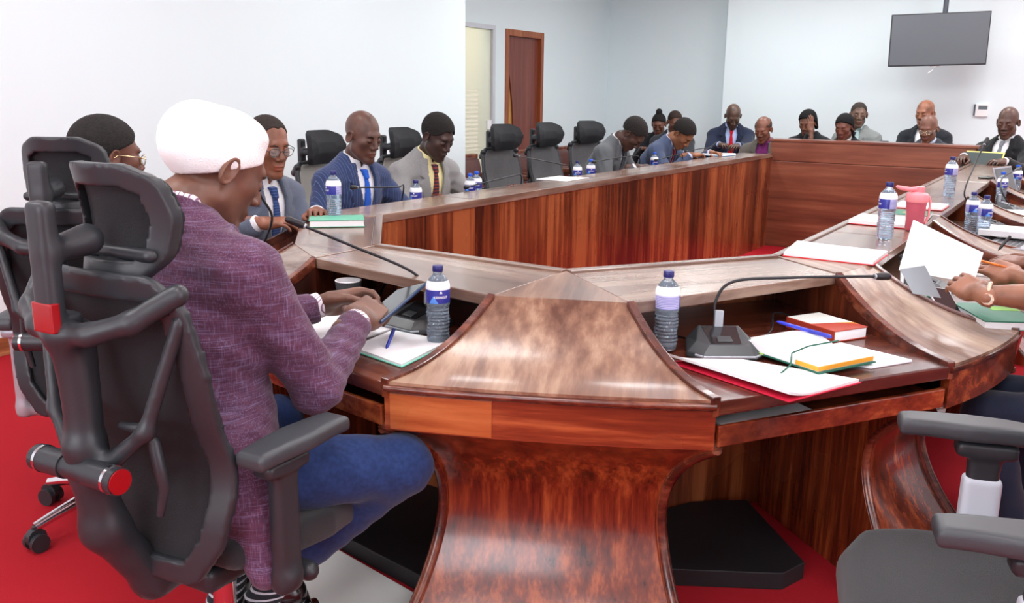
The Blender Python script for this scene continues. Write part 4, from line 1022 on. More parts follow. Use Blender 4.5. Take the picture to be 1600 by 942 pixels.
b = MB(); b.box(-.168, -.06, -.1045, -.1035, .001, .006); link('ribbon_strip', b.me('cv'), mat('lime', (176, 216, 110), .5), t, label='pale lime strip')
b = MB(); b.tube([(.005, .1, .03), (.01, -.02, .032), (.03, -.10, .030), (.06, -.135, .012), (.065, -.175, -.004)], .0022, 6); link('ribbon', b.me('rb', sm=60), bpy.data.materials['green_cover'], t, label='green ribbon marker')
pen('blue pen lying across the open book', (-.69, 2.46, zd+.047), (-.52, 2.38, zd+.046), (64, 74, 214), .005)
t = thing('paperback_book', 'thick red and cream paperback at the back of the right bay desk', 'book', (-.585, 2.60, zd), math.radians(-30))
b = MB(); b.box(-.09, .09, -.062, .060, .003, .030); link('pages', b.me('b'), M['paper'], t)
b = MB(); b.box(-.092, .092, -.064, .064, .0, .003); b.box(-.092, .092, -.064, .064, .030, .033); b.box(-.0935, -.0905, -.064, .064, 0, .033); b.box(-.092, .092, -.066, -.0625, 0, .033); link('cover', b.me('b', bevel=.001), mat('brick_red', (172, 62, 44), .4), t)
b = MB(); b.prism([(-.091, -.063), (.0, -.063), (.035, .0635), (-.091, .0635)], .0331, .0336); link('cover_picture', b.me('b'), mat('cream_print', (218, 222, 216), .5), t, label='cream picture on the cover')
b = MB(); b.prism([(.020, .01), (.036, .0635), (.056, .0635)], .0331, .0336); link('cover_picture', b.me('b'), mat('orange_print', (226, 142, 50), .5), t, label='orange corner on the cover')
# paper lying in the tray slot
flat_ = paper('document', [(-.62, 1.90), (-.47, 2.13), (-.62, 2.22), (-.77, 1.99)], ZD-.084, .004, 'pale sheet lying in the slot under the right bay desk', 'document', m='paper')
# left bay
paper('notepad', [(-1.57, 1.68), (-1.37, 1.64), (-1.40, 1.88), (-1.60, 1.88)], zd, .006, 'white notepad with green edge under the hands of the man in the white cap', 'notepad', cover=(120, 214, 190), cover_label='pale green backing')
paper('document', [(-1.86, 1.72), (-1.62, 1.70), (-1.62, 1.92), (-1.88, 1.95)], zd, .004, 'white sheets under the left forearm of the man in the white cap', 'document')
pen('dark blue pen standing on the white notepad', (-1.488, 1.72, zd+.008), (-1.515, 1.785, zd+.045), (42, 58, 160))
t = thing('paper_cup', 'dark grey ribbed paper cup with white lining on the left bay desk', 'cup', (-1.895, 2.02, zd))
b = MB(); n = 48; prof = [(.028, 0), (.030, .002), (.040, .088), (.0395, .092)]
vs = []; fs = []
for r, z in prof:
    for k in range(n*2):
        a = 2*PI*k/(n*2); rr = r+(.0009 if k % 2 else 0)*(1 if .001 < z < .09 else 0); vs.append((rr*math.cos(a), rr*math.sin(a), z))
for i in range(len(prof)-1):
    for k in range(2*n): fs.append((i*2*n+k, i*2*n+(k+1)%(2*n), (i+1)*2*n+(k+1)%(2*n), (i+1)*2*n+k))
fs.append(tuple(range(2*n-1, -1, -1))); b.add(vs, fs); link('cup_wall', b.me('cup', sm=20), mat('cup_grey', (62, 66, 68), .6), t)
b = MB(); b.lathe([(.0, .012), (.027, .012), (.0385, .092)], 48, cap=False); link('inner_lining', b.me('cup', sm=60), mat('cup_white', (240, 240, 242), .5), t, label='white inside')
b = MB(); b.tube([(.0398*math.cos(2*PI*k/32), .0398*math.sin(2*PI*k/32), .092) for k in range(33)], .0017, 8); link('rim', b.me('cup', sm=60), bpy.data.materials['cup_white'], t, label='white rolled rim')
# ledge, left
t = thing('hardback_book', 'pale green hardback book lying on the left ledge', 'book', (-2.535, 2.645, zl), math.radians(44))
b = MB(); b.box(-.105, .105, -.072, .072, .003, .026); link('pages', b.me('b'), M['paper'], t)
b = MB(); b.box(-.108, .108, -.075, .075, 0, .003); b.box(-.108, .108, -.075, .075, .026, .029); b.box(-.108, .108, .072, .075, 0, .029); link('cover', b.me('b', bevel=.001), mat('mint_cover', (98, 180, 150), .4), t)
paper('document', [(-2.42, 1.94), (-2.62, 2.10), (-2.52, 2.24), (-2.32, 2.10)], zd, .004, 'cream sheet on the desk left of the curved divider', 'document')
paper('document', [(-3.02, 7.9), (-2.80, 7.9), (-2.78, 8.15), (-3.02, 8.18)], zl, .012, 'white papers on the far end of the left ledge before the red tie', 'document', cover=(120, 178, 226), cover_label='light blue folder')
paper('document', [(-2.94, 4.86), (-2.72, 4.86), (-2.72, 5.16), (-2.94, 5.16)], zl, .003, 'cream sheet on the left ledge before the first empty chair', 'document')
# ledge, right
paper('document', [(-.835, 3.00), (-.55, 3.0), (-.55, 3.24), (-.87, 3.29)], zl, .010, 'white document with bright red cover on the corner of the right ledge', 'document', cover=(214, 22, 40), cover_label='bright red cover')
paper('document', [(-.845, 3.98), (-.58, 3.96), (-.58, 4.22), (-.85, 4.26)], zl, .012, 'white document with red cover behind the nearer tall bottle', 'document', cover=(206, 26, 44), cover_label='red cover')
paper('document', [(-.80, 4.72), (-.58, 4.72), (-.58, 4.96), (-.80, 4.98)], zl, .008, 'small white paper with red edge left of the pink flask', 'document', cover=(206, 60, 60), cover_label='red edge')
t = thing('hardback_book', 'dark green book on the right ledge beside the pink flask', 'book', (-.67, 4.40, zl), math.radians(3))
b = MB(); b.box(-.085, .085, -.10, .10, .002, .016); link('pages', b.me('b'), M['paper'], t)
b = MB(); b.box(-.087, .087, -.102, .102, 0, .002); b.box(-.087, .087, -.102, .102, .016, .018); link('cover', b.me('b', bevel=.0008), mat('deep_green', (34, 120, 92), .4), t)
b = MB(); b.box(-.03, .03, -.02, .02, .018, .0185); link('cover_crest', b.me('b'), mat('gold_print', (196, 172, 84), .4), t, label='gold mark')
t = thing('phone', 'small black phone lying on the far right ledge', 'phone', (-.60, 6.95, zl), math.radians(80))
b = MB(); b.box(-.07, .07, -.035, .035, 0, .009); link('body', b.me('b', bevel=.003), mat('phone_black', (18, 18, 20), .2), t)
b = MB(); b.box(-.066, .066, -.032, .032, .009, .0095); link('screen', b.me('b'), M['micglass'], t)
# pink flask
t = thing('drinking_flask', 'pink plastic drinking flask with flip lid on the right ledge', 'flask', (-.548-.03, 3.93, zl), math.radians(20))
pk = mat('pink_clear_plastic', (232, 110, 130), .3, trans=.35); pl = mat('pink_lid', (250, 150, 158), .4)
b = MB(); b.lathe([(.0, 0), (.030, 0), (.034, .004), (.038, .10), (.040, .118)], 32); link('flask_body', b.me('f', sm=50), pk, t)
b = MB(); b.lathe([(.042, .116), (.043, .118), (.043, .145), (.040, .150), (.022, .156), (.020, .158), (.0, .158)], 32); link('lid', b.me('f', sm=50), pl, t)
b = MB(); b.lathe([(.016, .156), (.018, .158), (.018, .176), (.014, .179)], 24, c=(.008, 0, 0)); link('spout_cap', b.me('f', sm=50), pl, t)
b = MB(); b.tube([(.02, 0, .172), (-.03, -.005, .166), (-.07, -.01, .172), (-.085, -.012, .178)], [.009, .010, .009, .005], 10); link('carry_loop', b.me('f', sm=60), pl, t)
b = MB(); b.tube([(.043, -.0, .14), (.052, 0, .12), (.050, 0, .06), (.040, 0, .03)], .005, 8); link('strap', b.me('f', sm=60), pl, t)

# right desk clutter
t = thing('hardback_book', 'long dark green book under the forearm with the wristwatch', 'book', (-.19, 3.05, zd), math.radians(118))
b = MB(); b.box(-.12, .12, -.08, .08, .002, .024); link('pages', b.me('b'), M['paper'], t)
b = MB(); b.box(-.122, .122, -.082, .082, 0, .003); b.box(-.122, .122, -.082, .082, .024, .028); b.box(-.122, .122, -.082, -.079, 0, .028); link('cover', b.me('b', bevel=.001), mat('teal_green', (20, 110, 84), .4), t)
b = MB(); b.box(.02, .075, -.0835, .0, .0281, .0288); link('sticky_note', b.me('b'), mat('lime_note', (128, 190, 60), .5), t, label='lime green tab')
t = thing('folder', 'light green folder standing behind the curved divider under the white sheet', 'folder', (-.42, 3.22, zd), math.radians(70))
b = MB(); b.box(-.10, .06, -.05, .05, 0, .035); link('folder_body', b.me('b', bevel=.003), mat('folder_green', (86, 168, 132), .5), t)
b = MB(); b.box(.0601, .066, -.048, .048, .004, .03); link('spine_strip', b.me('b'), mat('folder_pale', (160, 208, 184), .5), t, label='pale strip')
pen('white marker leaning beside the light green folder', (-.475, 3.12, .80), (-.50, 3.24, .87), (220, 224, 228), .006)
t = thing('phone', 'white-edged dark phone resting by the fingers of the woman holding the sheet', 'phone', (-.345, 3.10, zd+.03), math.radians(30)); t.rotation_euler = (.35, .1, .5)
b = MB(); b.box(-.036, .036, -.075, .075, 0, .008); link('body', b.me('b', bevel=.003), mat('phone_white', (228, 230, 234), .3), t)
b = MB(); b.box(-.033, .033, -.07, .07, .008, .0086); link('screen', b.me('b'), M['micglass'], t)
# raised sheets held by the woman
def held_sheet(label, pts, col='paper', bow=.01, lines=True):
    """pts: 4 world corners tl, tr, br, bl"""
    P = [Vector(p) for p in pts]; c = sum(P, Vector())/4; nrm = (P[1]-P[0]).cross(P[3]-P[0]).normalized()
    t = thing('sheet_of_paper', label, 'paper', tuple(c)); n = 12; vs = []
    for s in (0, .0008):
        for i in range(n+1):
            for j in range(n+1):
                u, v = i/n, j/n; q = (P[0]*(1-u)+P[1]*u)*(1-v)+(P[3]*(1-u)+P[2]*u)*v+nrm*(bow*math.sin(PI*u)+s); vs.append(tuple(q-c))
    K = (n+1)**2; g = lambda l, i, j: l*K+i*(n+1)+j; fs = []
    for i in range(n):
        for j in range(n): fs += [(g(1,i,j), g(1,i+1,j), g(1,i+1,j+1), g(1,i,j+1)), (g(0,i,j), g(0,i,j+1), g(0,i+1,j+1), g(0,i+1,j))]
        fs += [(g(0,i,0), g(0,i+1,0), g(1,i+1,0), g(1,i,0)), (g(0,i,n), g(1,i,n), g(1,i+1,n), g(0,i+1,n)), (g(0,0,i), g(1,0,i), g(1,0,i+1), g(0,0,i+1)), (g(0,n,i), g(0,n,i+1), g(1,n,i+1), g(1,n,i))]
    b = MB(); b.add(vs, fs); link('sheet', b.me('s', sm=40), M[col], t); return t
# ================================================================== people
def R3(M_): return np.array(M_, dtype=f32)[:3,:3]
EYEZ = .004
def head_sdf(P, o):
    """head frame: origin between the ears, +y face, +z up"""
    w = o.get('wide', 1.0); j = o.get('jaw', 1.0)
    d = ell(P, (0,-.018,.035), (.075*w,.097,.088))
    d = su(d, ell(P, (0,.030,-.026), (.060*w,.061,.084)), .03)
    for s in (-1, 1):
        d = su(d, rc(P, (.044*s*w*j,.008,-.060), (.014*s,.066,-.102), .023, .017), .03)
        d = su(d, ell(P, (.040*s*w,.058,-.012), (.020,.020,.018)), .022)          # cheekbone
    d = su(d, rc(P, (-.010,.073,-.103), (.010,.073,-.103), .0165, .0165), .018)    # chin
    d = su(d, ell(P, (0,.076,-.062), (.026,.020,.022)), .018)                      # muzzle
    d = su(d, rc(P, (-.030,.077,.030), (.030,.077,.030), .010, .010), .018)       # brow
    for s in (-1, 1): d = ss(d, ell(P, (.032*s,.100,.008), (.017,.014,.011)), .014)
    for s in (-1, 1): d = su(d, ell(P, (.031*s,.0785,EYEZ+.001), (.0145,.0115,.0105)), .004)   # lidded eye
    d = su(d, rc(P, (0,.084,.022), (0,.107,-.024), .0075, .0115), .012)           # nose
    for s in (-1, 1): d = su(d, ell(P, (.0145*s,.096,-.030), (.010,.011,.0085)), .007)
    for s in (-1, 1): d = ss(d, ell(P, (.006*s,.104,-.040), (.0035,.005,.003)), .003)
    d = su(d, ell(P, (0,.0905,-.0600), (.023,.0115,.0068)), .005)  # lips
    d = su(d, ell(P, (0,.0895,-.0725), (.020,.0115,.0078)), .005)
    d = ss(d, ell(P, (0,.104,-.0662), (.022,.012,.0016)), .0025)
    for s in (-1, 1):                                                            # ears
        Rm = rotm('Z', 18*s)@rotm('X', -8)
        e = ell(P, (.078*s*w,-.012,-.004), (.0085,.0185,.031), Rm)
        q = (P-np.asarray((.078*s*w,-.012,-.004), f32))@Rm
        ring = np.sqrt((np.sqrt((q[:,1]/.0165)**2+(q[:,2]/.028)**2)-1)**2*.00045+(q[:,0]-.007*s)**2)-.0036
        e = ss(e, ell(P, (.087*s*w,-.008,.000), (.007,.010,.017), Rm), .004); e = np.minimum(e, ring)
        e = su(e, rc(q, (.003*s,.012,-.006), (.003*s,.013,.002), .004, .004), .003)
        d = su(d, e, .005)
    return d
def cranium(P, off, w=1.0):
    d = ell(P, (0,-.018,.035), (.076*w+off,.098+off,.088+off)); return su(d, ell(P, (0,.030,-.022), (.062*w+off,.064+off,.078+off)), .03)
def hair_sdf(P, o):
    k = o['hair']; w = o.get('wide', 1.0); x, y, z = P[:,0], P[:,1], P[:,2]
    line = o.get('hairline', .024)+.74*np.minimum(y, .09)+.010*np.sin(np.clip(np.abs(x)*70, 0, 6))*np.clip(y*20, 0, 1)
    th = o.get('hthick', .005); nz = .0012*np.sin(x*310)*np.sin(y*290)*np.sin(z*300)
    if k in ('short', 'grey_sides', 'stubble'):
        d = np.maximum(cranium(P, th, w)+nz, -(z-line)*.7)
        if k == 'grey_sides': d = np.maximum(d, z-.062-.2*np.clip(-y, 0, 1))
        # keep clear of the ears
        for s in (-1, 1): d = ss(d, ell(P, (.084*s,-.002,-.010), (.02,.019,.030)), .006)
        return d
    if k == 'cap':
        d = ell(P, (0,-.030,.030), (.087*w,.110,.092)); d = su(d, ell(P, (0,-.095,.035), (.05,.04,.055)), .04); d = su(d, ell(P, (0,.01,.095), (.065,.055,.032)), .03)
        return np.maximum(d, -(z-(.002+.72*y))*.85)
    if k == 'bun':
        d = np.maximum(cranium(P, .008, w), -(z-(.020+.75*y))*.7); return su(d, ell(P, (0,-.035,.143), (.038,.038,.040)), .012)
    if k == 'long':
        d = np.maximum(cranium(P, .008, w), -(z-(.018+.80*y))*.7)
        for s in (-1, 1): d = su(d, rc(P, (.072*s,-.02,.02), (.076*s,-.03,-.13), .018, .013), .02)
        return su(d, rc(P, (0,-.08,.0), (0,-.075,-.14), .05, .045), .03)
    if k == 'bob':
        d = np.maximum(cranium(P, .014, w), -(z-(.02+.9*y))*.7)
        for s in (-1, 1): d = su(d, rc(P, (.070*s,-.03,.02), (.078*s,-.03,-.06), .024, .02), .02)
        return d

def hand_sdf(P, curl, spread=.06, thumb=.5, pinch=False, arm=.07):
    """wrist at origin, fingers +y, back of hand +z, thumb on +x side"""
    d = rbox(P, (0,.047,0), (.038,.044,.013), .012)
    d = su(d, rc(P, (0,-arm,0), (0,.005,0), .0275+.03*max(arm-.07, 0), .0235), .02)
    d = su(d, ell(P, (.026,.030,-.010), (.016,.030,.013)), .012)
    d = su(d, ell(P, (-.024,.040,-.007), (.014,.032,.012)), .012)
    F_ = [(-.030,.084,.050,.0072,1.15), (-.0105,.092,.064,.0079,1.05), (.0100,.094,.070,.0083,1.0), (.0300,.089,.063,.0082,.9)]
    for i, (x, y, L, r, m) in enumerate(F_):
        a = -curl*m*.55; p = np.array((x, y, .001)); yaw = (x*spread*10)
        prev = p; seg = (.45, .30, .25); acc = a
        for k in range(3):
            q = prev+np.array((math.sin(yaw)*math.cos(acc), math.cos(yaw)*math.cos(acc), math.sin(acc)))*L*seg[k]
            c = rc(P, prev, q, r*(1-.10*k), r*(1-.10*(k+1))); d = su(d, c, .006 if k == 0 else .002); prev = q; acc -= curl*m*(.85 if k == 0 else .7)
    t0 = np.array((.026,.020,-.008)); t1 = np.array((.050,.050,-.018-.012*thumb)); t2 = np.array((.056-.014*thumb,.080,-.022-.020*thumb)); t3 = np.array((.053-.026*thumb,.102,-.022-.028*thumb))
    d = su(d, rc(P, t0, t1, .0155, .0105), .010); d = su(d, rc(P, t1, t2, .0105, .0092), .004); d = su(d, rc(P, t2, t3, .0092, .0074), .003)
    return d
HANDS = {}
def hand_mesh(kind, h=.0045, arm=.07):
    key = (kind, h, arm)
    if key not in HANDS:
        c, th = {'flat': (.22, .2), 'rest': (.45, .4), 'grip': (.95, .9), 'write': (.75, 1.0), 'fist': (1.25, 1.0), 'sheet': (.50, .55)}[kind]
        HANDS[key] = nets(lambda P: hand_sdf(P, c, thumb=th, arm=arm), (-.055,-arm-.04,-.10), (.085,.175,.04), h)
    return HANDS[key]
def frame_y(p, d, up):
    y = Vector(d).normalized(); x = y.cross(Vector(up)).normalized(); z = x.cross(y)
    return Matrix(((x.x,y.x,z.x,p[0]),(x.y,y.y,z.y,p[1]),(x.z,y.z,z.z,p[2]),(0,0,0,1)))
def ik(S, W, l1, l2, pole):
    d = W-S; L = min(d.length, (l1+l2)*.995); dn = d.normalized(); W = S+dn*L
    a = (l1*l1-l2*l2+L*L)/(2*L); h = math.sqrt(max(l1*l1-a*a, 0)); pv = (pole-dn*pole.dot(dn)).normalized()
    return S+dn*a+pv*h, W

SKIN = {}
def skin(c):
    c = tuple(int(min(255, k*1.13)) for k in c)  # raises every skin tone: frontal flash brightness put into the colour
    if c not in SKIN: SKIN[c] = skin_mat('skin', c)
    return SKIN[c]
FAB = {}
def fab(c, **k):
    key = (c, str(k))
    if key not in FAB: FAB[key] = fabric('suit_fabric', c, **k)
    return FAB[key]
HAIR = {}
def hairm(c):
    if c not in HAIR: HAIR[c] = mat('hair', c, .8, noise=(120, .3, tuple(int(k*.6) for k in c)), bump=(220, .9), spec=.25)
    return HAIR[c]
M['frame_dark'] = mat('spectacle_frame', (34, 30, 32), .3); M['frame_gold'] = mat('gold_wire', (226, 206, 160), .2, .9)
M['lens'] = mat('spectacle_lens', (235, 240, 240), .05, alpha=.10)
M['shoe'] = mat('black_leather_shoe', (14, 14, 16), .22, coat=.5)
M['sock'] = fabric('striped_sock', (38, 40, 46), stripes=(.016, (196, 198, 206), 'Z', .28))
def shoe_sdf(P):
    x, y, z = P[:,0], P[:,1], P[:,2]
    d = rc(P, (0,-.05,.045), (0,.06,.035), .038, .034); d = su(d, ell(P, (0,.115,.026), (.042,.065,.030)), .03); d = su(d, rc(P, (0,-.055,.05), (0,-.045,.085), .034, .034), .02)
    d = np.maximum(d, .006-z); d = np.maximum(d, z-.098); s = np.maximum(poly2(x, y, [(-.035,-.085),(.035,-.085),(.038,0),(.046,.10),(.03,.17),(-.03,.17),(-.046,.10),(-.038,0)])-.002, np.abs(z-.008)-.008)
    return np.minimum(d, s)
SHOE = nets(shoe_sdf, (-.07,-.12,-.01), (.07,.20,.11), .006)

def person(label, hpos, yaw, lean=10, hpitch=20, hyaw=0, hroll=0, skin_c=(96, 62, 48), suit=(40, 44, 60), shirt=(240, 242, 246), tie=None, tiek={}, hair='short', hair_c=(24, 22, 22),
           head={}, wr=None, wl=None, hand='rest', scale=1.0, q=1.0, glasses=None, female=False, suitk={}, trousers=None, H=None, knees=None, ankles=None, bare=False,
           vdepth=.10, open_v=.072, belly=0.0, hands_up=(None, None), shirtk={}, name='person', poles=None, group=None, legs=True, handk=(None, None), fwd=(None, None), watch=False, skirt=False, shoes=True, badge=None, handscale=1.04, tails=False, side=0, cup=0.0):
    """hpos = world point of the top of the head (x, y, z)"""
    s = scale; yr = math.radians(yaw)
    RT = Matrix.Rotation(math.radians(side), 3, 'Y')@Matrix.Rotation(-math.radians(lean), 3, 'X')            # torso in local yaw frame
    RH = Matrix.Rotation(math.radians(hyaw), 3, 'Z')@Matrix.Rotation(-math.radians(hpitch), 3, 'X')@Matrix.Rotation(math.radians(hroll), 3, 'Y')  # head in local yaw frame
    neck = RT@Vector((0, -.005, .555)); hc = neck+RT@Vector((0, .01, 0))+RH@Vector((0, .022, .098))
    top = hc+Vector((0, -.01, .123))
    RY = Matrix.Rotation(yr, 3, 'Z')
    if H is None:
        off = RY@Vector((top.x, top.y, 0))*s; H = (hpos[0]-off.x, hpos[1]-off.y, hpos[2]-top.z*s)
    root = thing(name, label, 'person', (H[0], H[1], 0), yr, group)
    base = Matrix.Translation((0, 0, H[2]))@Matrix.Scale(s, 4)   # local yaw frame -> root
    T = base@RT.to_4x4(); iT = T.inverted()
    Wm = Matrix.Translation((H[0], H[1], 0))@RY.to_4x4(); iW = Wm.inverted()
    # arms, in torso frame
    wrs = {}
    zt = (.80-H[2])/s
    dflt = {1: Vector((.13, .40, zt)), -1: Vector((-.13, .40, zt))}
    for sd, w in ((1, wr), (-1, wl)):
        if w is None: p = RT.inverted()@dflt[sd]
        else: p = iT@(iW@Vector(w))
        S = Vector((.178*sd, -.005, .405)); pole = Vector((.55*sd, -.35, -.9)) if poles is None or poles.get(sd) is None else Vector(poles[sd])
        E, Wp = ik(S, p, .285, .265, pole); wrs[sd] = (S, E, Wp)
    def tor(P):
        d = ell(P, (0,.0,.30), (.172,.112,.20)); d = su(d, ell(P, (0,.02+belly*.5,.10), (.160,.122+belly,.15)), .05)
        d = su(d, rc(P, (-.135,-.012,.418), (.135,-.012,.418), .058, .058), .04)
        for k in (-1, 1): d = su(d, rc(P, (.10*k,-.018,.45), (.035*k,-.015,.495), .042, .05), .03)
        if female:
            for k in (-1, 1): d = su(d, ell(P, (.075*k,.085,.28), (.062,.05,.062)), .03)
        return d
    def arms(P, grow=0, fore=True):
        d = None
        for sd in (1, -1):
            S, E, Wp = wrs[sd]
            a = rc(P, S, E, .066+grow, .050+grow); a = su(a, rc(P, S, S+Vector((0,0,-.02)), .070+grow, .066+grow), .02)
            if fore:
                dd = (Wp-E).normalized(); e2 = Wp-dd*.012; f = rc(P, E, e2, .051+grow, .037+grow); f = np.maximum(f, plane(P, e2, dd)); a = su(a, f, .02)
            else: a = np.maximum(a, plane(P, E-(E-S).normalized()*.04, (E-S).normalized()))
            d = a if d is None else np.minimum(d, a)
        return d
    hS = .0065*q
    lo = Vector((-.33,-.24,-.14 if not tails else -.26)); hi = Vector((.33,.24,.60))
    for sd in (1,-1):
        for p in wrs[sd]:
            for k in range(3): lo[k] = min(lo[k], p[k]-.10); hi[k] = max(hi[k], p[k]+.10)
    vp = [(-.006,vdepth),(.006,vdepth),(open_v,.44),(open_v*.85,.56),(-open_v*.85,.56),(-open_v,.44)]
    def jacket(P):
        x, y, z = P[:,0], P[:,1], P[:,2]
        wr_ = .0025*np.sin(z*55+x*22+7*y)*np.sin(x*31+z*13)+.0015*np.sin(z*130+y*70)
        d = tor(P)-.018
        for k in (-1, 1): d = su(d, rc(P, (.11*k,-.02,.04), (.125*k,-.03,-.06), .075, .07), .04)
        d = su(d, rc(P, (-.08,-.05,0), (.08,-.05,0), .09, .09), .04)
        if tails:
            for k in (1,): d = su(d, rc(P, (.14*k,-.02,.04), (.20*k,-.02,-.06), .085, .055), .04); d = su(d, rc(P, (.20*k,-.02,-.06), (.225*k,-.02,-.19), .055, .032), .03)
            d = su(d, rc(P, (-.11,-.03,-.0), (.12,-.03,-.0), .10, .10), .05)
        d = su(d, arms(P, .004, not bare), .028)+wr_
        if not female or shirt is not None:
            front = np.maximum(poly2(x, z, vp), -y+.01); d = ss(d, front, .005)
        d = ss(d, rc(P, (0,-.010,.47), (0,-.0,.60), .064, .068), .006)
        # lapels and collar
        if not female or shirt is not None:
            lp = [(-.004,vdepth-.005),(open_v-.009,.44),(open_v*.80-.006,.52),(open_v*.86+.028,.51),(open_v+.038,.430),(open_v+.016,.416),(open_v+.042,.385),(.012,vdepth-.02)]
            l = np.maximum(np.maximum(np.abs(tor(P)-.0215)-.0075, poly2(np.abs(x), z, lp)-.001), -y+.0); d = np.minimum(d, l)
            zz = .515+cup-(.30+cup*4)*np.clip(y, -.1, .1)
            r = np.sqrt((x/1.02)**2+(y+.010)**2); c = np.maximum(np.maximum(np.abs(r-.071+.10*(z-.50))-.0055, np.abs(z-zz+.012+cup*.4)-.022-cup*.5), y-.045); d = np.minimum(d, c)
        return d
    jm = nets(jacket, lo, hi, hS); jm.transform(T); jn = 'dress' if (female and shirt is None) else 'jacket'
    suit_m = suit if hasattr(suit, 'name') else fab(suit, **suitk)
    jk = link(jn, jm, suit_m, root)
    shk = dict(dict(col2=tuple(int(c*.96) for c in shirt)) if shirt else {}, **shirtk)
    if shirt is not None:
        def shf(P):
            x, y, z = P[:,0], P[:,1], P[:,2]; d = np.maximum(np.maximum(tor(P)-.006, np.abs(x)-.13), .04-z); d = np.maximum(d, -y-.06)
            r = np.sqrt(x**2+(y+.008)**2); zz = .512+cup*.9-(.25+cup*3)*y
            c = np.maximum(np.abs(r-.0605+.08*(z-.5))-.004, np.abs(z-zz+cup*.4)-.030-cup*.5)
            c = ss(c, np.maximum(poly2(x, z, [(0,.455),(.022,.56),(-.022,.56)]), -y), .003); return su(d, c, .004)
        m_ = nets(shf, (-.15,-.12,.03), (.15,.20,.58), .0055*q); m_.transform(T); link('shirt', m_, fab(shirt, **shk), root)
        # cuffs
        if not bare:
            for sd in (1,-1):
                S, E, Wp = wrs[sd]; dd = (Wp-E).normalized(); b = MB(); b.tube([tuple(Wp-dd*.03), tuple(Wp+dd*.004)], .0335, 20); m_ = b.me('cuff', sm=50); m_.transform(T); link('shirt_cuff', m_, fab(shirt, **shk), root)
    if tie is not None:
        def tf(P):
            x, y, z = P[:,0], P[:,1], P[:,2]; d = np.maximum(np.maximum(np.abs(tor(P)-.0125)-.005, poly2(x, z, [(-.011,.455),(.011,.455),(.026,.30),(.032,.12),(-.032,.12),(-.026,.30)])), -y)
            k = np.maximum(np.abs(tor(P)-.016)-.009, poly2(x, z, [(-.018,.485),(.018,.485),(.011,.447),(-.011,.447)])-.002); return np.minimum(d, np.maximum(k, -y))
        m_ = nets(tf, (-.05,0,.05), (.05,.2,.51), .0045*max(q, .9)); m_.transform(T); link('tie', m_, fab(tie, **tiek), root)
    # head and neck
    RHt = (RT.inverted()@RH); hct = RT.inverted()@hc
    MH = Matrix.Translation(hct)@RHt.to_4x4(); iMH = MH.inverted()
    n0 = iMH@Vector((0,-.008,.44)); n1 = iMH@Vector((0,-.004,.56)); nb = iMH@Vector((0,0,.36)); hk = .0042*max(q, .9)
    def hf(P):
        d = head_sdf(P, head); d = su(d, rc(P, n0, n1, .056*head.get('neck', 1), .052*head.get('neck', 1)), .03); return su(d, rc(P, nb, n0, .075, .055), .04)
    lo2 = [-.13,-.16,-.15]; hi2 = [.13,.14,.14]
    for p in (n0, nb):
        for k in range(3): lo2[k] = min(lo2[k], p[k]-.09); hi2[k] = max(hi2[k], p[k]+.09)
    hm = nets(hf, lo2, hi2, hk)
    co = np.empty(len(hm.vertices)*3, f32); hm.vertices.foreach_get('co', co); co = co.reshape(-1, 3)
    lips = ((np.abs(co[:,0]) < .022) & (co[:,1] > .086) & (co[:,2] < -.054) & (co[:,2] > -.080)).astype(f32)*.8
    nh = len(co); parts = [(hm, T@MH)]
    for sd in (1,-1):
        S, E, Wp = wrs[sd]; dd = (Wp-E).normalized(); i_ = 0 if sd == 1 else 1
        kind = handk[i_] or hand
        up = (iT.to_3x3()@(iW.to_3x3()@Vector(hands_up[i_]))) if hands_up[i_] is not None else (RT.inverted()@Vector((.25*sd, -.1, 1)))
        flat = RT@dd; flat = RT.inverted()@Vector((flat.x, flat.y, flat.z*.25-.08)); fd = flat.normalized() if fwd[i_] is None else (iT.to_3x3()@(iW.to_3x3()@Vector(fwd[i_]))).normalized()
        hm_ = hand_mesh(kind, .0045 if q <= 1 else .0055, .07 if not bare else .04)
        Mh = frame_y(Wp+fd*.014, fd, up)@Matrix.Scale(handscale, 4)
        # thumb: right hand palm down has the thumb on its left (-x)
        if sd == 1: Mh = Mh@Matrix.Scale(-1, 4, (1,0,0))
        parts.append((hm_, T@Mh))
        if bare:
            fm = nets(lambda P: su(rc(P, E, E+(Wp-E)*.45, .044, .041), rc(P, E+(Wp-E)*.45, Wp, .041, .0255), .02), [min(E[k], Wp[k])-.06 for k in range(3)], [max(E[k], Wp[k])+.06 for k in range(3)], .006); parts.append((fm, T))
            if watch and sd == -1:
                b = MB(); n = 26
                c0 = Wp-dd*.022; u1 = dd.cross(Vector((0,0,1))).normalized(); u2 = dd.cross(u1)
                b.tube([tuple(c0+u1*math.cos(2*PI*k/n)*.0345+u2*math.sin(2*PI*k/n)*.0335) for k in range(n+1)], .0062, 8); m_ = b.me('w', sm=60); m_.transform(T); wt = link('wristwatch', m_, mat('rose_gold', (236, 196, 172), .25, .8, bump=(300, .8)), root, label='rose gold bracelet watch')
                b = MB(); cc = c0+u1*.037*(-1)+u2*.006; b.tube([tuple(cc), tuple(cc-u1*.007)], .017, 24); m_ = b.me('w', sm=40); m_.transform(T); link('watch_case', m_, bpy.data.materials['rose_gold'], wt)
                b = MB(); b.tube([tuple(cc-u1*.0072), tuple(cc-u1*.008)], .0135, 24); m_ = b.me('w', sm=40); m_.transform(T); link('watch_face', m_, mat('watch_dial', (206, 204, 188), .3), wt)
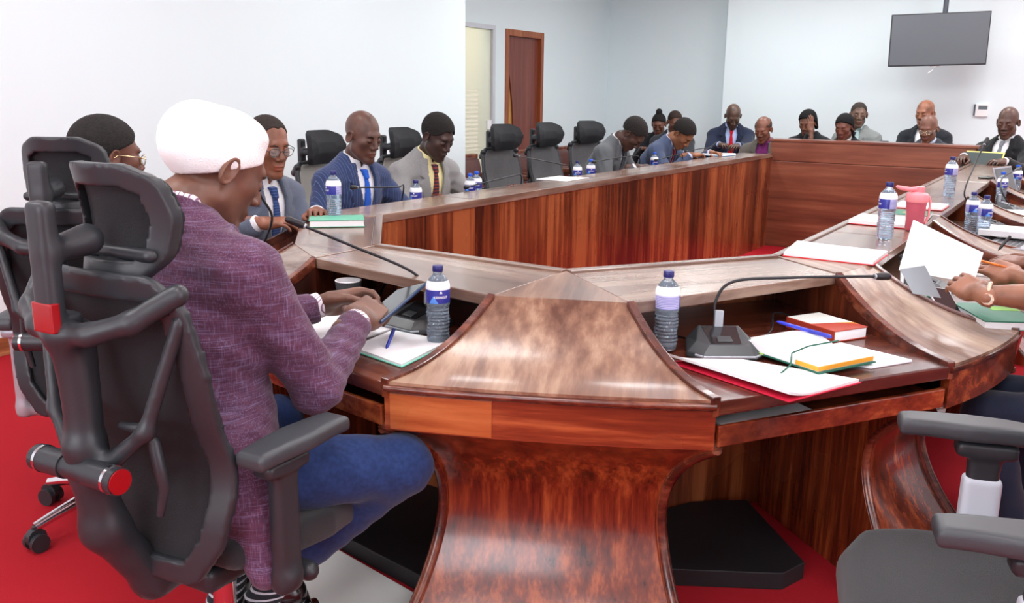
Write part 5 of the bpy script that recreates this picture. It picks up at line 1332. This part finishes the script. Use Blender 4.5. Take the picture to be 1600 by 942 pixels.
    def core(P):
        d = rc(P, (0,-.01,.05), (0,-.01,.34), .085, .085); d = su(d, rc(P, (0,-.01,.34), (0,-.008,.46), .08, .045), .04); d = su(d, rc(P, (-.14,-.008,.40), (.14,-.008,.40), .04, .04), .04)
        for sd in (1,-1):
            S, E, Wp = wrs[sd]; d = su(d, rc(P, S, E, .042, .034), .02); d = su(d, rc(P, E, Wp, .034, .0215), .01)
        return d
    parts.append((nets(core, lo, hi, .012), T))
    bm_ = join_np('body', parts); a = bm_.attributes.new('lips', 'FLOAT', 'POINT'); L_ = np.zeros(len(bm_.vertices), f32)
    if len(L_) >= nh: L_[:nh] = lips
    a.data.foreach_set('value', L_)
    link('body', bm_, skin(skin_c), root)
    # hair, brows, glasses
    if hair and hair != 'bald':
        m_ = nets(lambda P: hair_sdf(P, dict(head, hair=hair)), (-.13,-.19,-.21), (.13,.12,.21), .0048*max(q, .9)); m_.transform(T@MH)
        link('knitted_cap' if hair == 'cap' else 'hair', m_, hairm(hair_c) if hair != 'cap' else M['capw'], root, label='tall white cloth cap' if hair == 'cap' else None)
    if q < 1.2:
        for k in (-1, 1):
            b = MB(); b.tube([(.016*k,.0905,.024), (.03*k,.0885,.029), (.046*k,.0785,.024)], [.0022,.003,.0016], 6); m_ = b.me('e', sm=60); m_.transform(T@MH); link('eyebrow', m_, hairm(hair_c if hair not in (None, 'bald', 'cap') else (24, 20, 18)), root)
            b = MB(); b.tube([(.018*k,.0885,EYEZ-.006), (.031*k,.0905,EYEZ-.0075), (.043*k,.0865,EYEZ-.005)], .0013, 5); m_ = b.me('e', sm=60); m_.transform(T@MH); link('eyelashes', m_, hairm((20, 16, 15)), root)
    if glasses:
        gm = M['frame_dark'] if glasses == 'dark' else M['frame_gold']
        b = MB()
        for k in (-1, 1):
            pts = [(k*.033+.0235*math.cos(t_)*1.05, .101-.006*abs(math.cos(t_))*(1 if math.cos(t_)*k > 0 else 0), .002+.0165*math.sin(t_)) for t_ in [2*PI*j/20 for j in range(21)]]; b.tube(pts, .0014, 6)
            b.tube([(k*.057,.098,.006), (k*.078,.07,.010), (k*.082,.0,.010), (k*.080,-.012,.0)], .0016, 6)
        b.tube([(-.010,.104,.006), (0,.108,.009), (.010,.104,.006)], .0014, 6); m_ = b.me('g', sm=60); m_.transform(T@MH); g = link('spectacles', m_, gm, root, label='thin %s spectacles' % ('dark-rimmed' if glasses == 'dark' else 'gold-rimmed'))
        for k in (-1, 1):
            b = MB(); b.lathe([(0, 0), (.022, 0), (.022, .0008), (0, .0008)], 20); m_ = b.me('g'); m_.transform(T@MH@Matrix.Translation((k*.033,.099,.002))@Matrix.Rotation(PI/2, 4, 'X')); link('lens', m_, M['lens'], g)
    # legs
    if legs:
        tr = trousers or suit_m
        K = {}; A = {}
        for sd in (1,-1):
            K[sd] = iW@Vector(knees[sd]) if knees else Vector((.13*sd, .42*s, H[2]-.03)); A[sd] = iW@Vector(ankles[sd]) if ankles else Vector((.12*sd, .40*s, .10))
        z0 = H[2]
        def lf(P):
            d = rc(P, (-.08*s,-.02,z0+.02), (.08*s,-.02,z0+.02), .115*s, .115*s)
            for sd in (1,-1):
                d = su(d, rc(P, (.095*sd*s,.0,z0), K[sd], .095*s, .066*s), .03); e = A[sd]-K[sd]; en = e.normalized(); c = rc(P, K[sd], A[sd], .064*s, .052*s); c = np.maximum(c, plane(P, A[sd]-en*.01, en)); d = su(d, c, .03)
            x, y, z = P[:,0], P[:,1], P[:,2]
            return d+.0025*np.sin(y*60+z*45)*np.sin(x*50+z*30)
        lo3 = [-.24*s,-.18*s,.02]; hi3 = [.24*s,.2,z0+.16*s]
        for sd in (1,-1):
            for p in (K[sd], A[sd]):
                for k in range(3): lo3[k] = min(lo3[k], p[k]-.10); hi3[k] = max(hi3[k], p[k]+.10)
        lm = nets(lf, lo3, hi3, .008 if knees else .013)
        link('skirt' if skirt else 'trousers', lm, tr, root)
        if shoes:
            for sd in (1,-1):
                if ankles: continue
                link('shoe', SHOE.copy(), M['shoe'], root, loc=(A[sd].x, A[sd].y+.01, 0))
    return root, dict(T=T, MH=MH, wr=wrs, W=Wm)
M['capw'] = mat('white_cap_cloth', (246, 246, 246), .85, bump=(260, .5))
M['maroon'] = fabric('maroon_blazer', (96, 58, 80), (80, 46, 68), plaid=True)
M['denim'] = fabric('denim', (36, 58, 106), (28, 47, 88), scale=90)
# chairman
chair_man, CI = person('man in white cap and maroon blazer reading a tablet at the front desk', None, 2, lean=8, side=-6.5, hpitch=31, hyaw=-20, skin_c=(104, 70, 56), suit=M['maroon'], shirt=(238, 234, 240),
       shirtk=dict(stripes=(.007, (150, 110, 140), 'X', .25)), hair='cap', hair_c=(30, 26, 25), H=(-1.615, 1.205, .574), scale=1.06,
       wr=(-1.515, 1.640, .835), wl=(-1.755, 1.745, .825), hands_up=((.60, -.45, .75), (-.75, .1, .6)), handk=('grip', 'grip'), fwd=((-.25, .95, .12), (.55, .82, .10)),
       knees={1: (-1.295, 1.545, .535), -1: (-1.76, 1.58, .53)}, ankles={1: (-1.55, 1.395, .265), -1: (-1.70, 1.35, .26)}, trousers=M['denim'], q=.85, poles={1: (.35, -.5, -.9), -1: (-.5, -.2, -.9)}, head=dict(neck=1.12, wide=1.06, jaw=1.1), tails=True, handscale=1.12, cup=.022)
def add_leg_end(root, ank, toe, mirror=1):
    iw = (Matrix.Translation((root.location.x, root.location.y, 0))@Matrix.Rotation(root.rotation_euler.z, 4, 'Z')).inverted()
    A, T_ = iw@Vector(ank), iw@Vector(toe)
    b = MB(); b.tube([tuple(A+Vector((.0, .02, .05))), tuple(A), tuple(A+(T_-A)*.25+Vector((0,0,-.03)))], [.046, .043, .045], 18); link('sock', b.me('sock', sm=60), M['sock'], root, label='dark sock with pale stripes')
    d = (T_-A); me = SHOE.copy(); sh = link('shoe', me, M['shoe'], root)
    sh.matrix_local = Matrix.Translation(A+Vector((0, 0, -.10))+d.normalized()*.0)@frame_y((0,0,0), d, (0,0,1))
add_leg_end(chair_man, (-1.565, 1.385, .215), (-1.68, 1.22, .125)); add_leg_end(chair_man, (-1.69, 1.34, .21), (-1.60, 1.17, .11))
# tablet in his hands
t = thing('tablet', 'black tablet with blue-grey edge held by the man in the white cap', 'tablet', (-1.535, 1.795, .845)); t.rotation_euler = (math.radians(22), math.radians(-18), math.radians(-8))
b = MB(); b.box(-.062, .062, -.10, .10, -.004, .004); link('body', b.me('b', bevel=.003), mat('tablet_edge', (46, 66, 98), .3), t)
b = MB(); b.box(-.058, .058, -.096, .096, .0041, .0046); link('screen', b.me('b'), M['micglass'], t)

person('person in gold-rimmed spectacles and dark suit behind the nearest chairs', (-2.63, 1.72, 1.315), 35, lean=6, hpitch=8, hyaw=-48, skin_c=(96, 58, 44), suit=(34, 36, 44), tie=None, hair='short', hair_c=(46, 43, 42), glasses='gold', head=dict(hthick=.010), q=1.0)
person('man in dark-rimmed glasses, grey suit and navy tie, hands on the ledge', (-2.98, 2.70, 1.30), -88, lean=14, hpitch=14, hyaw=-12, skin_c=(122, 76, 56), suit=(92, 100, 118), tie=(40, 62, 112), tiek=dict(stripes=(.012, (64, 90, 146), 'Z', .3)), hair='short', hair_c=(58, 50, 46),
       head=dict(hairline=.045, hthick=.003), glasses='dark', wr=(-2.74, 2.42, .895), wl=(-2.74, 2.74, .905), hand='rest', q=.9, scale=1.02)
person('bald man in a blue pinstripe suit with a bright blue tie', (-3.27, 3.62, 1.305), -92, lean=12, hpitch=18, hyaw=-4, skin_c=(88, 60, 50), suit=(52, 66, 104), suitk=dict(stripes=(.014, (84, 100, 140), 'X', .12)), tie=(36, 96, 206), hair='bald',
       wr=(-3.06, 3.38, .79), wl=(-2.98, 3.95, .79), q=.9, scale=1.04)
person('man in a light grey suit with yellow shirt and patterned tie', (-3.34, 4.36, 1.28), -100, lean=16, hpitch=30, hyaw=2, skin_c=(62, 44, 38), suit=(150, 150, 150), shirt=(244, 236, 178), tie=(70, 40, 62), tiek=dict(stripes=(.02, (140, 60, 50), 'Z', .35)), hair='short', hair_c=(42, 39, 38),
       head=dict(hairline=.012, hthick=.009), wr=(-3.10, 4.05, .78), wl=(-3.05, 4.62, .78), q=.9, scale=1.06)
person('man in a dark grey suit bending right over the ledge', (-3.12, 6.62, 1.235), -84, lean=30, hpitch=58, hyaw=-6, skin_c=(72, 48, 40), suit=(92, 96, 100), tie=(40, 44, 56), hair='short', hair_c=(46, 42, 40), head=dict(hthick=.009),
       wr=(-3.0, 6.45, .86), wl=(-3.0, 7.0, .82), hand='write', q=1.1, scale=1.04)
person('man in a blue suit with a dark red tie bending over papers', (-3.12, 7.66, 1.205), -86, lean=36, hpitch=52, hyaw=-14, skin_c=(132, 86, 60), suit=(66, 78, 106), shirt=(196, 206, 236), tie=(128, 24, 40), hair='short', hair_c=(40, 36, 35), head=dict(hthick=.012),
       wr=(-2.98, 7.52, .90), wl=(-2.96, 7.98, .90), hand='write', q=1.1, scale=1.04)
# people behind and at the far end
person('woman with a high hair bun and black top against the back wall', (-4.41, 10.1, 1.20), -165, lean=8, hpitch=22, skin_c=(96, 60, 46), suit=(30, 32, 38), shirt=None, female=True, hair='bun', hair_c=(40, 36, 35), q=1.4, hand='rest')
person('man in a dark suit seated behind the bending man in blue', (-3.98, 9.55, 1.245), -152, lean=10, hpitch=22, hyaw=10, skin_c=(98, 64, 50), suit=(46, 50, 58), hair='short', hair_c=(60, 46, 40), head=dict(hthick=.003), q=1.4, wr=(-3.95, 9.18, .80), wl=(-3.72, 9.22, .80))
person('man in a navy suit with bright red tie, hands together over papers', (-3.42, 9.85, 1.325), -158, lean=8, hpitch=38, hyaw=4, skin_c=(84, 62, 52), suit=(34, 42, 66), shirt=(176, 198, 240), tie=(208, 30, 42), hair='bald', q=1.3, scale=1.05,
       wr=(-3.42, 9.48, .90), wl=(-3.22, 9.48, .90), hand='grip')
person('man in a brown-grey jacket and purple shirt beside the counter', (-2.80, 8.98, 1.215), -178, lean=12, hpitch=24, hyaw=-4, skin_c=(112, 70, 54), suit=(98, 92, 86), shirt=(116, 42, 104), tie=None, hair='grey_sides', hair_c=(84, 64, 56), q=1.3)
person('woman in black resting her head on her left hand behind the counter', (-2.52, 9.55, 1.275), 174, lean=10, hpitch=24, skin_c=(112, 74, 58), suit=(26, 28, 32), shirt=None, female=True, hair='bob', hair_c=(24, 23, 24), q=1.3, wl=(-2.435, 9.36, 1.06), fwd=(None, (-.08, .1, 1)), handk=(None, 'flat'), hands_up=(None, (.9, -.5, 0)), poles={-1: (.3, -.3, -1)})
person('woman with long dark hair and white collar behind the counter', (-2.07, 9.18, 1.255), 172, lean=10, hpitch=20, skin_c=(104, 62, 50), suit=(30, 32, 44), shirt=(238, 240, 236), female=True, hair='long', hair_c=(26, 25, 28), q=1.3)
person('man in a pale grey suit looking sideways behind the long-haired woman', (-2.13, 10.05, 1.365), 170, lean=4, hpitch=6, hyaw=28, skin_c=(100, 76, 62), suit=(138, 144, 142), shirt=(196, 226, 226), tie=(56, 60, 74), hair='stubble', hair_c=(70, 62, 58), head=dict(hthick=.002), q=1.3, scale=1.04)
person('man in a black suit behind the bald man in spectacles', (-1.50, 10.10, 1.395), 172, lean=4, hpitch=12, hyaw=-8, skin_c=(136, 88, 66), suit=(36, 40, 46), hair='bald', q=1.3, scale=1.06)
person('bald man in gold spectacles and dark grey suit behind the counter', (-1.32, 9.18, 1.262), 172, lean=10, hpitch=20, skin_c=(112, 74, 60), suit=(62, 66, 74), shirt=(206, 216, 240), tie=(46, 36, 50), hair='bald', glasses='gold', q=1.25)
person('man in a black suit with grey tie at the far right end', (-.665, 9.02, 1.345), 160, lean=-4, hpitch=16, hyaw=10, skin_c=(84, 60, 50), suit=(26, 28, 32), tie=(128, 132, 140), hair='bald', q=1.2, scale=1.06,
       wr=(-.93, 8.55, .93), wl=(-.62, 8.50, .91), hand='grip')
# women on the right arm, mostly beyond the frame
WA, WAI = person('woman in navy dress with a rose gold wristwatch reading a white sheet', (.23, 3.02, 1.28), 84, lean=16, hpitch=25, skin_c=(132, 88, 68), suit=(28, 34, 56), shirt=None, female=True, hair='bob', hair_c=(26, 24, 24), bare=True, watch=True, H=None, q=1.1,
       wl=(-.285, 2.83, .850), wr=(-.145, 3.10, .875), fwd=((-.75, .55, .12), (-.62, .70, .12)), handk=('sheet', 'sheet'), hands_up=((-.1, -.55, .8), (-.35, -.5, .8)), poles={-1: (-.35, .1, -.6), 1: (.3, -.2, -.9)}, scale=.98, skirt=True,
       knees={1: (-.13, 3.0, .52), -1: (-.16, 2.80, .52)}, ankles={1: (-.05, 3.05, .11), -1: (-.05, 2.85, .11)}, trousers=fab((22, 30, 50)))
WB, WBI = person('woman with a dark bracelet holding a black pen on the right arm', (.28, 3.80, 1.27), 92, lean=16, hpitch=25, skin_c=(116, 72, 54), suit=(44, 44, 52), shirt=None, female=True, hair='short', hair_c=(26, 24, 24), bare=True, q=1.2,
       wl=(-.165, 3.50, .85), wr=(-.12, 3.72, .83), fwd=((-.85, .28, 0), (-.8, .3, 0)), handk=('write', 'write'), scale=.98)
ch = make_chair('black office chair of the woman in the navy dress, beyond the right edge', (.33, 3.02), 90)
ch = make_chair('black office chair of the woman with the black pen, beyond the right edge', (.36, 3.82), 90)
held_sheet('large white printed sheet raised by the woman with the wristwatch', [(-.448, 3.02, 1.035), (-.243, 3.03, .95), (-.255, 2.99, .862), (-.468, 2.98, .878)][::1], bow=.006)
M['greypaper'] = mat('grey_printed_paper', (150, 160, 168), .5)
held_sheet('grey printed sheet folded behind the fingers of the woman with the wristwatch', [(-.462, 2.96, .885), (-.392, 2.96, .905), (-.335, 2.95, .812), (-.415, 2.95, .815)], 'greypaper', bow=.004)
pen('orange pen between the fingers at the right edge of the raised sheet', (-.268, 3.17, .905), (-.165, 3.12, .895), (240, 122, 40), .0035)
pen('black pen held upright above the papers on the right desk', (-.245, 3.62, .875), (-.215, 3.66, .925), (26, 26, 30), .005)
b = MB(); 
# laptops and papers further along the right desk
def laptop(label, x, y, rot, opened=105, silver=True):
    t = thing('laptop', label, 'laptop', (x, y, ZD+.001), math.radians(rot)); m1 = M['silver'] if silver else M['cplastic']
    b = MB(); b.box(-.16, .16, -.11, .11, 0, .016); link('keyboard_base', b.me('l', bevel=.003), m1, t)
    b = MB()
    for r_ in range(5):
        for c in range(12): b.box(-.145+c*.0243, -.145+c*.0243+.021, -.02+r_*.0235, -.02+r_*.0235+.0195, .016, .0175)
    link('keyboard', b.me('l'), M['cplastic'], t)
    a = math.radians(opened); u = (0, -math.cos(a), math.sin(a))
    b = MB(); v = []
    for off in (0, .008):
        n = (0, math.sin(a)*off, math.cos(a)*off)
        for sx, k in ((-.16, 0), (.16, 0), (.16, .215), (-.16, .215)): v.append((sx, .112+u[1]*-k*-1*-1+n[1] if False else .112-math.cos(a)*k+n[1], .014+math.sin(a)*k+n[2]))
    b.add(v, [(0,1,2,3),(7,6,5,4),(0,4,5,1),(1,5,6,2),(2,6,7,3),(3,7,4,0)]); link('lid', b.me('l', bevel=.002), M['silver'], t)
    b = MB(); v = []
    for sx, k in ((-.15, .01), (.15, .01), (.15, .205), (-.15, .205)): v.append((sx, .1115-math.cos(a)*k-.0008, .014+math.sin(a)*k))
    b.add(v, [(0,1,2,3)]); link('screen', b.me('l'), M['micglass'], t); return t
laptop('open laptop with dark screen beside the blue-capped bottles', -.34, 7.0, 75, 110)
t = laptop('silver laptop under a pile of white papers beyond the two bottles', -.235, 4.72, 84, 172)
paper('document', [(-.42, 4.80), (-.15, 4.80), (-.15, 5.05), (-.42, 5.05)], zd+.030, .026, 'thick pile of white papers beyond the two bottles', 'document')
paper('document', [(-.50, 3.86), (-.18, 3.80), (-.20, 4.05), (-.50, 4.10)], zd, .006, 'white printed page lying behind the raised sheet', 'document')
paper('document', [(-.38, 5.75), (-.14, 5.75), (-.14, 6.15), (-.40, 6.20)], zd, .02, 'loose white papers beyond the second curved divider', 'document')
t = thing('tablet', 'dark tablet in yellow folder held by the man with the grey tie', 'tablet', (-.79, 8.50, .90)); t.rotation_euler = (math.radians(55), 0, math.radians(-12))
b = MB(); b.box(-.15, .15, -.075, .085, 0, .008); link('tablet_back', b.me('b', bevel=.003), mat('slate_back', (58, 70, 70), .4), t)
b = MB(); b.box(-.14, .16, -.065, .10, -.006, -.001); link('yellow_paper', b.me('b'), mat('yellow_paper', (236, 232, 130), .6), t)
# small black visitors' chairs
def visitor_chair(label, x, y, rot):
    t = thing('visitor_chair', label, 'chair', (x, y, 0), math.radians(rot))
    b = MB(); b.box(-.23, .23, -.20, .24, .42, .48); link('seat', b.me('v', bevel=.02, sm=60), M['cfab'], t)
    b = MB(); b.box(-.22, .22, -.26, -.22, .56, .96); link('backrest', b.me('v', bevel=.018, sm=60), M['cfab'], t)
    for sx in (-1, 1):
        b = MB(); b.tube([(sx*.24, .22, .0), (sx*.24, .21, .42), (sx*.24, -.05, .65), (sx*.24, -.24, .66)], .012, 10); link('side_frame', b.me('v', sm=60), M['chrome'], t)
        b = MB(); b.tube([(sx*.22, -.24, .9), (sx*.24, -.245, .66), (sx*.24, -.28, 0)], .012, 10); link('rear_leg', b.me('v', sm=60), M['chrome'], t)
for lb, x, y, r in (('black visitor chair left of the woman resting her head', -2.62, 9.75, 170), ('black chair behind the woman with long dark hair', -2.05, 9.45, 172), ('black chair behind the bald man in gold spectacles', -1.20, 9.50, 172),
                    ('black visitor chair under the man at the far right end', -.72, 9.20, 165), ('black visitor chair under the navy-suited man', -3.42, 10.0, -158), ('black visitor chair under the man in the pale grey suit', -2.13, 10.25, 172), ('black visitor chair under the man behind the bald man', -1.5, 10.3, 172),
                    ('black visitor chair under the woman with the hair bun', -4.46, 10.33, -165), ('black visitor chair of the dark-suited man by the back wall', -4.06, 9.75, -152), ('black chair of the man in the purple shirt', -2.8, 9.15, 180)):
    visitor_chair(lb, x, y, r)
# repeats of a kind share a group phrase
GR = {'water_bottle': 'plastic water bottles on the table', 'office_chair': 'office chairs round the conference table', 'visitor_chair': 'black chairs behind the far end of the table',
      'conference_microphone': 'gooseneck microphones on the table', 'armchair': 'brown leather armchairs along the set-back wall', 'document': 'papers lying on the table', 'person': 'people seated round the table',
      'foot_platform': 'black foot platforms under the table'}
for o in list(C.objects):
    if o.parent is None and o.get('label') and not o.get('group'):
        g_ = GR.get(o.name.split('.')[0])
        if g_: o['group'] = g_
# ================================================================== camera and colour
f_, roll_, pitch_, yaw_ = 1400., .012, 0.226731, 0.568866
F = Vector((-math.sin(yaw_)*math.cos(pitch_), math.cos(yaw_)*math.cos(pitch_), -math.sin(pitch_)))
R = Vector((math.cos(yaw_), math.sin(yaw_), 0)); U = R.cross(F)
c_, s_ = math.cos(roll_), math.sin(roll_)
R2 = c_*R+s_*U; U2 = -s_*R+c_*U
cd = bpy.data.cameras.new('camera'); cam = bpy.data.objects.new('camera', cd); C.objects.link(cam)
mw = Matrix.Identity(4)
for i in range(3): mw[i][0] = R2[i]; mw[i][1] = U2[i]; mw[i][2] = -F[i]
mw[2][3] = 1.40; cam.matrix_world = mw
cd.sensor_width = 36; cd.lens = f_/1600*36; cd.clip_start = .05
sc = bpy.context.scene; sc.camera = cam
wd = bpy.data.worlds.new('world'); sc.world = wd; wd.use_nodes = True
wd.node_tree.nodes['Background'].inputs['Color'].default_value = (.9, .95, 1, 1); wd.node_tree.nodes['Background'].inputs['Strength'].default_value = .3
sc.view_settings.view_transform = 'Standard'; sc.view_settings.look = 'None'; sc.view_settings.gamma = 1; sc.view_settings.use_curve_mapping = False
sc.view_settings.exposure = 0.0
sc.cycles.use_denoising = True
sc.cycles.max_bounces = 8; sc.cycles.diffuse_bounces = 4; sc.cycles.glossy_bounces = 4; sc.cycles.transmission_bounces = 8; sc.cycles.transparent_max_bounces = 8
sc.cycles.caustics_reflective = False; sc.cycles.caustics_refractive = False
sc.cycles.sample_clamp_indirect = 6
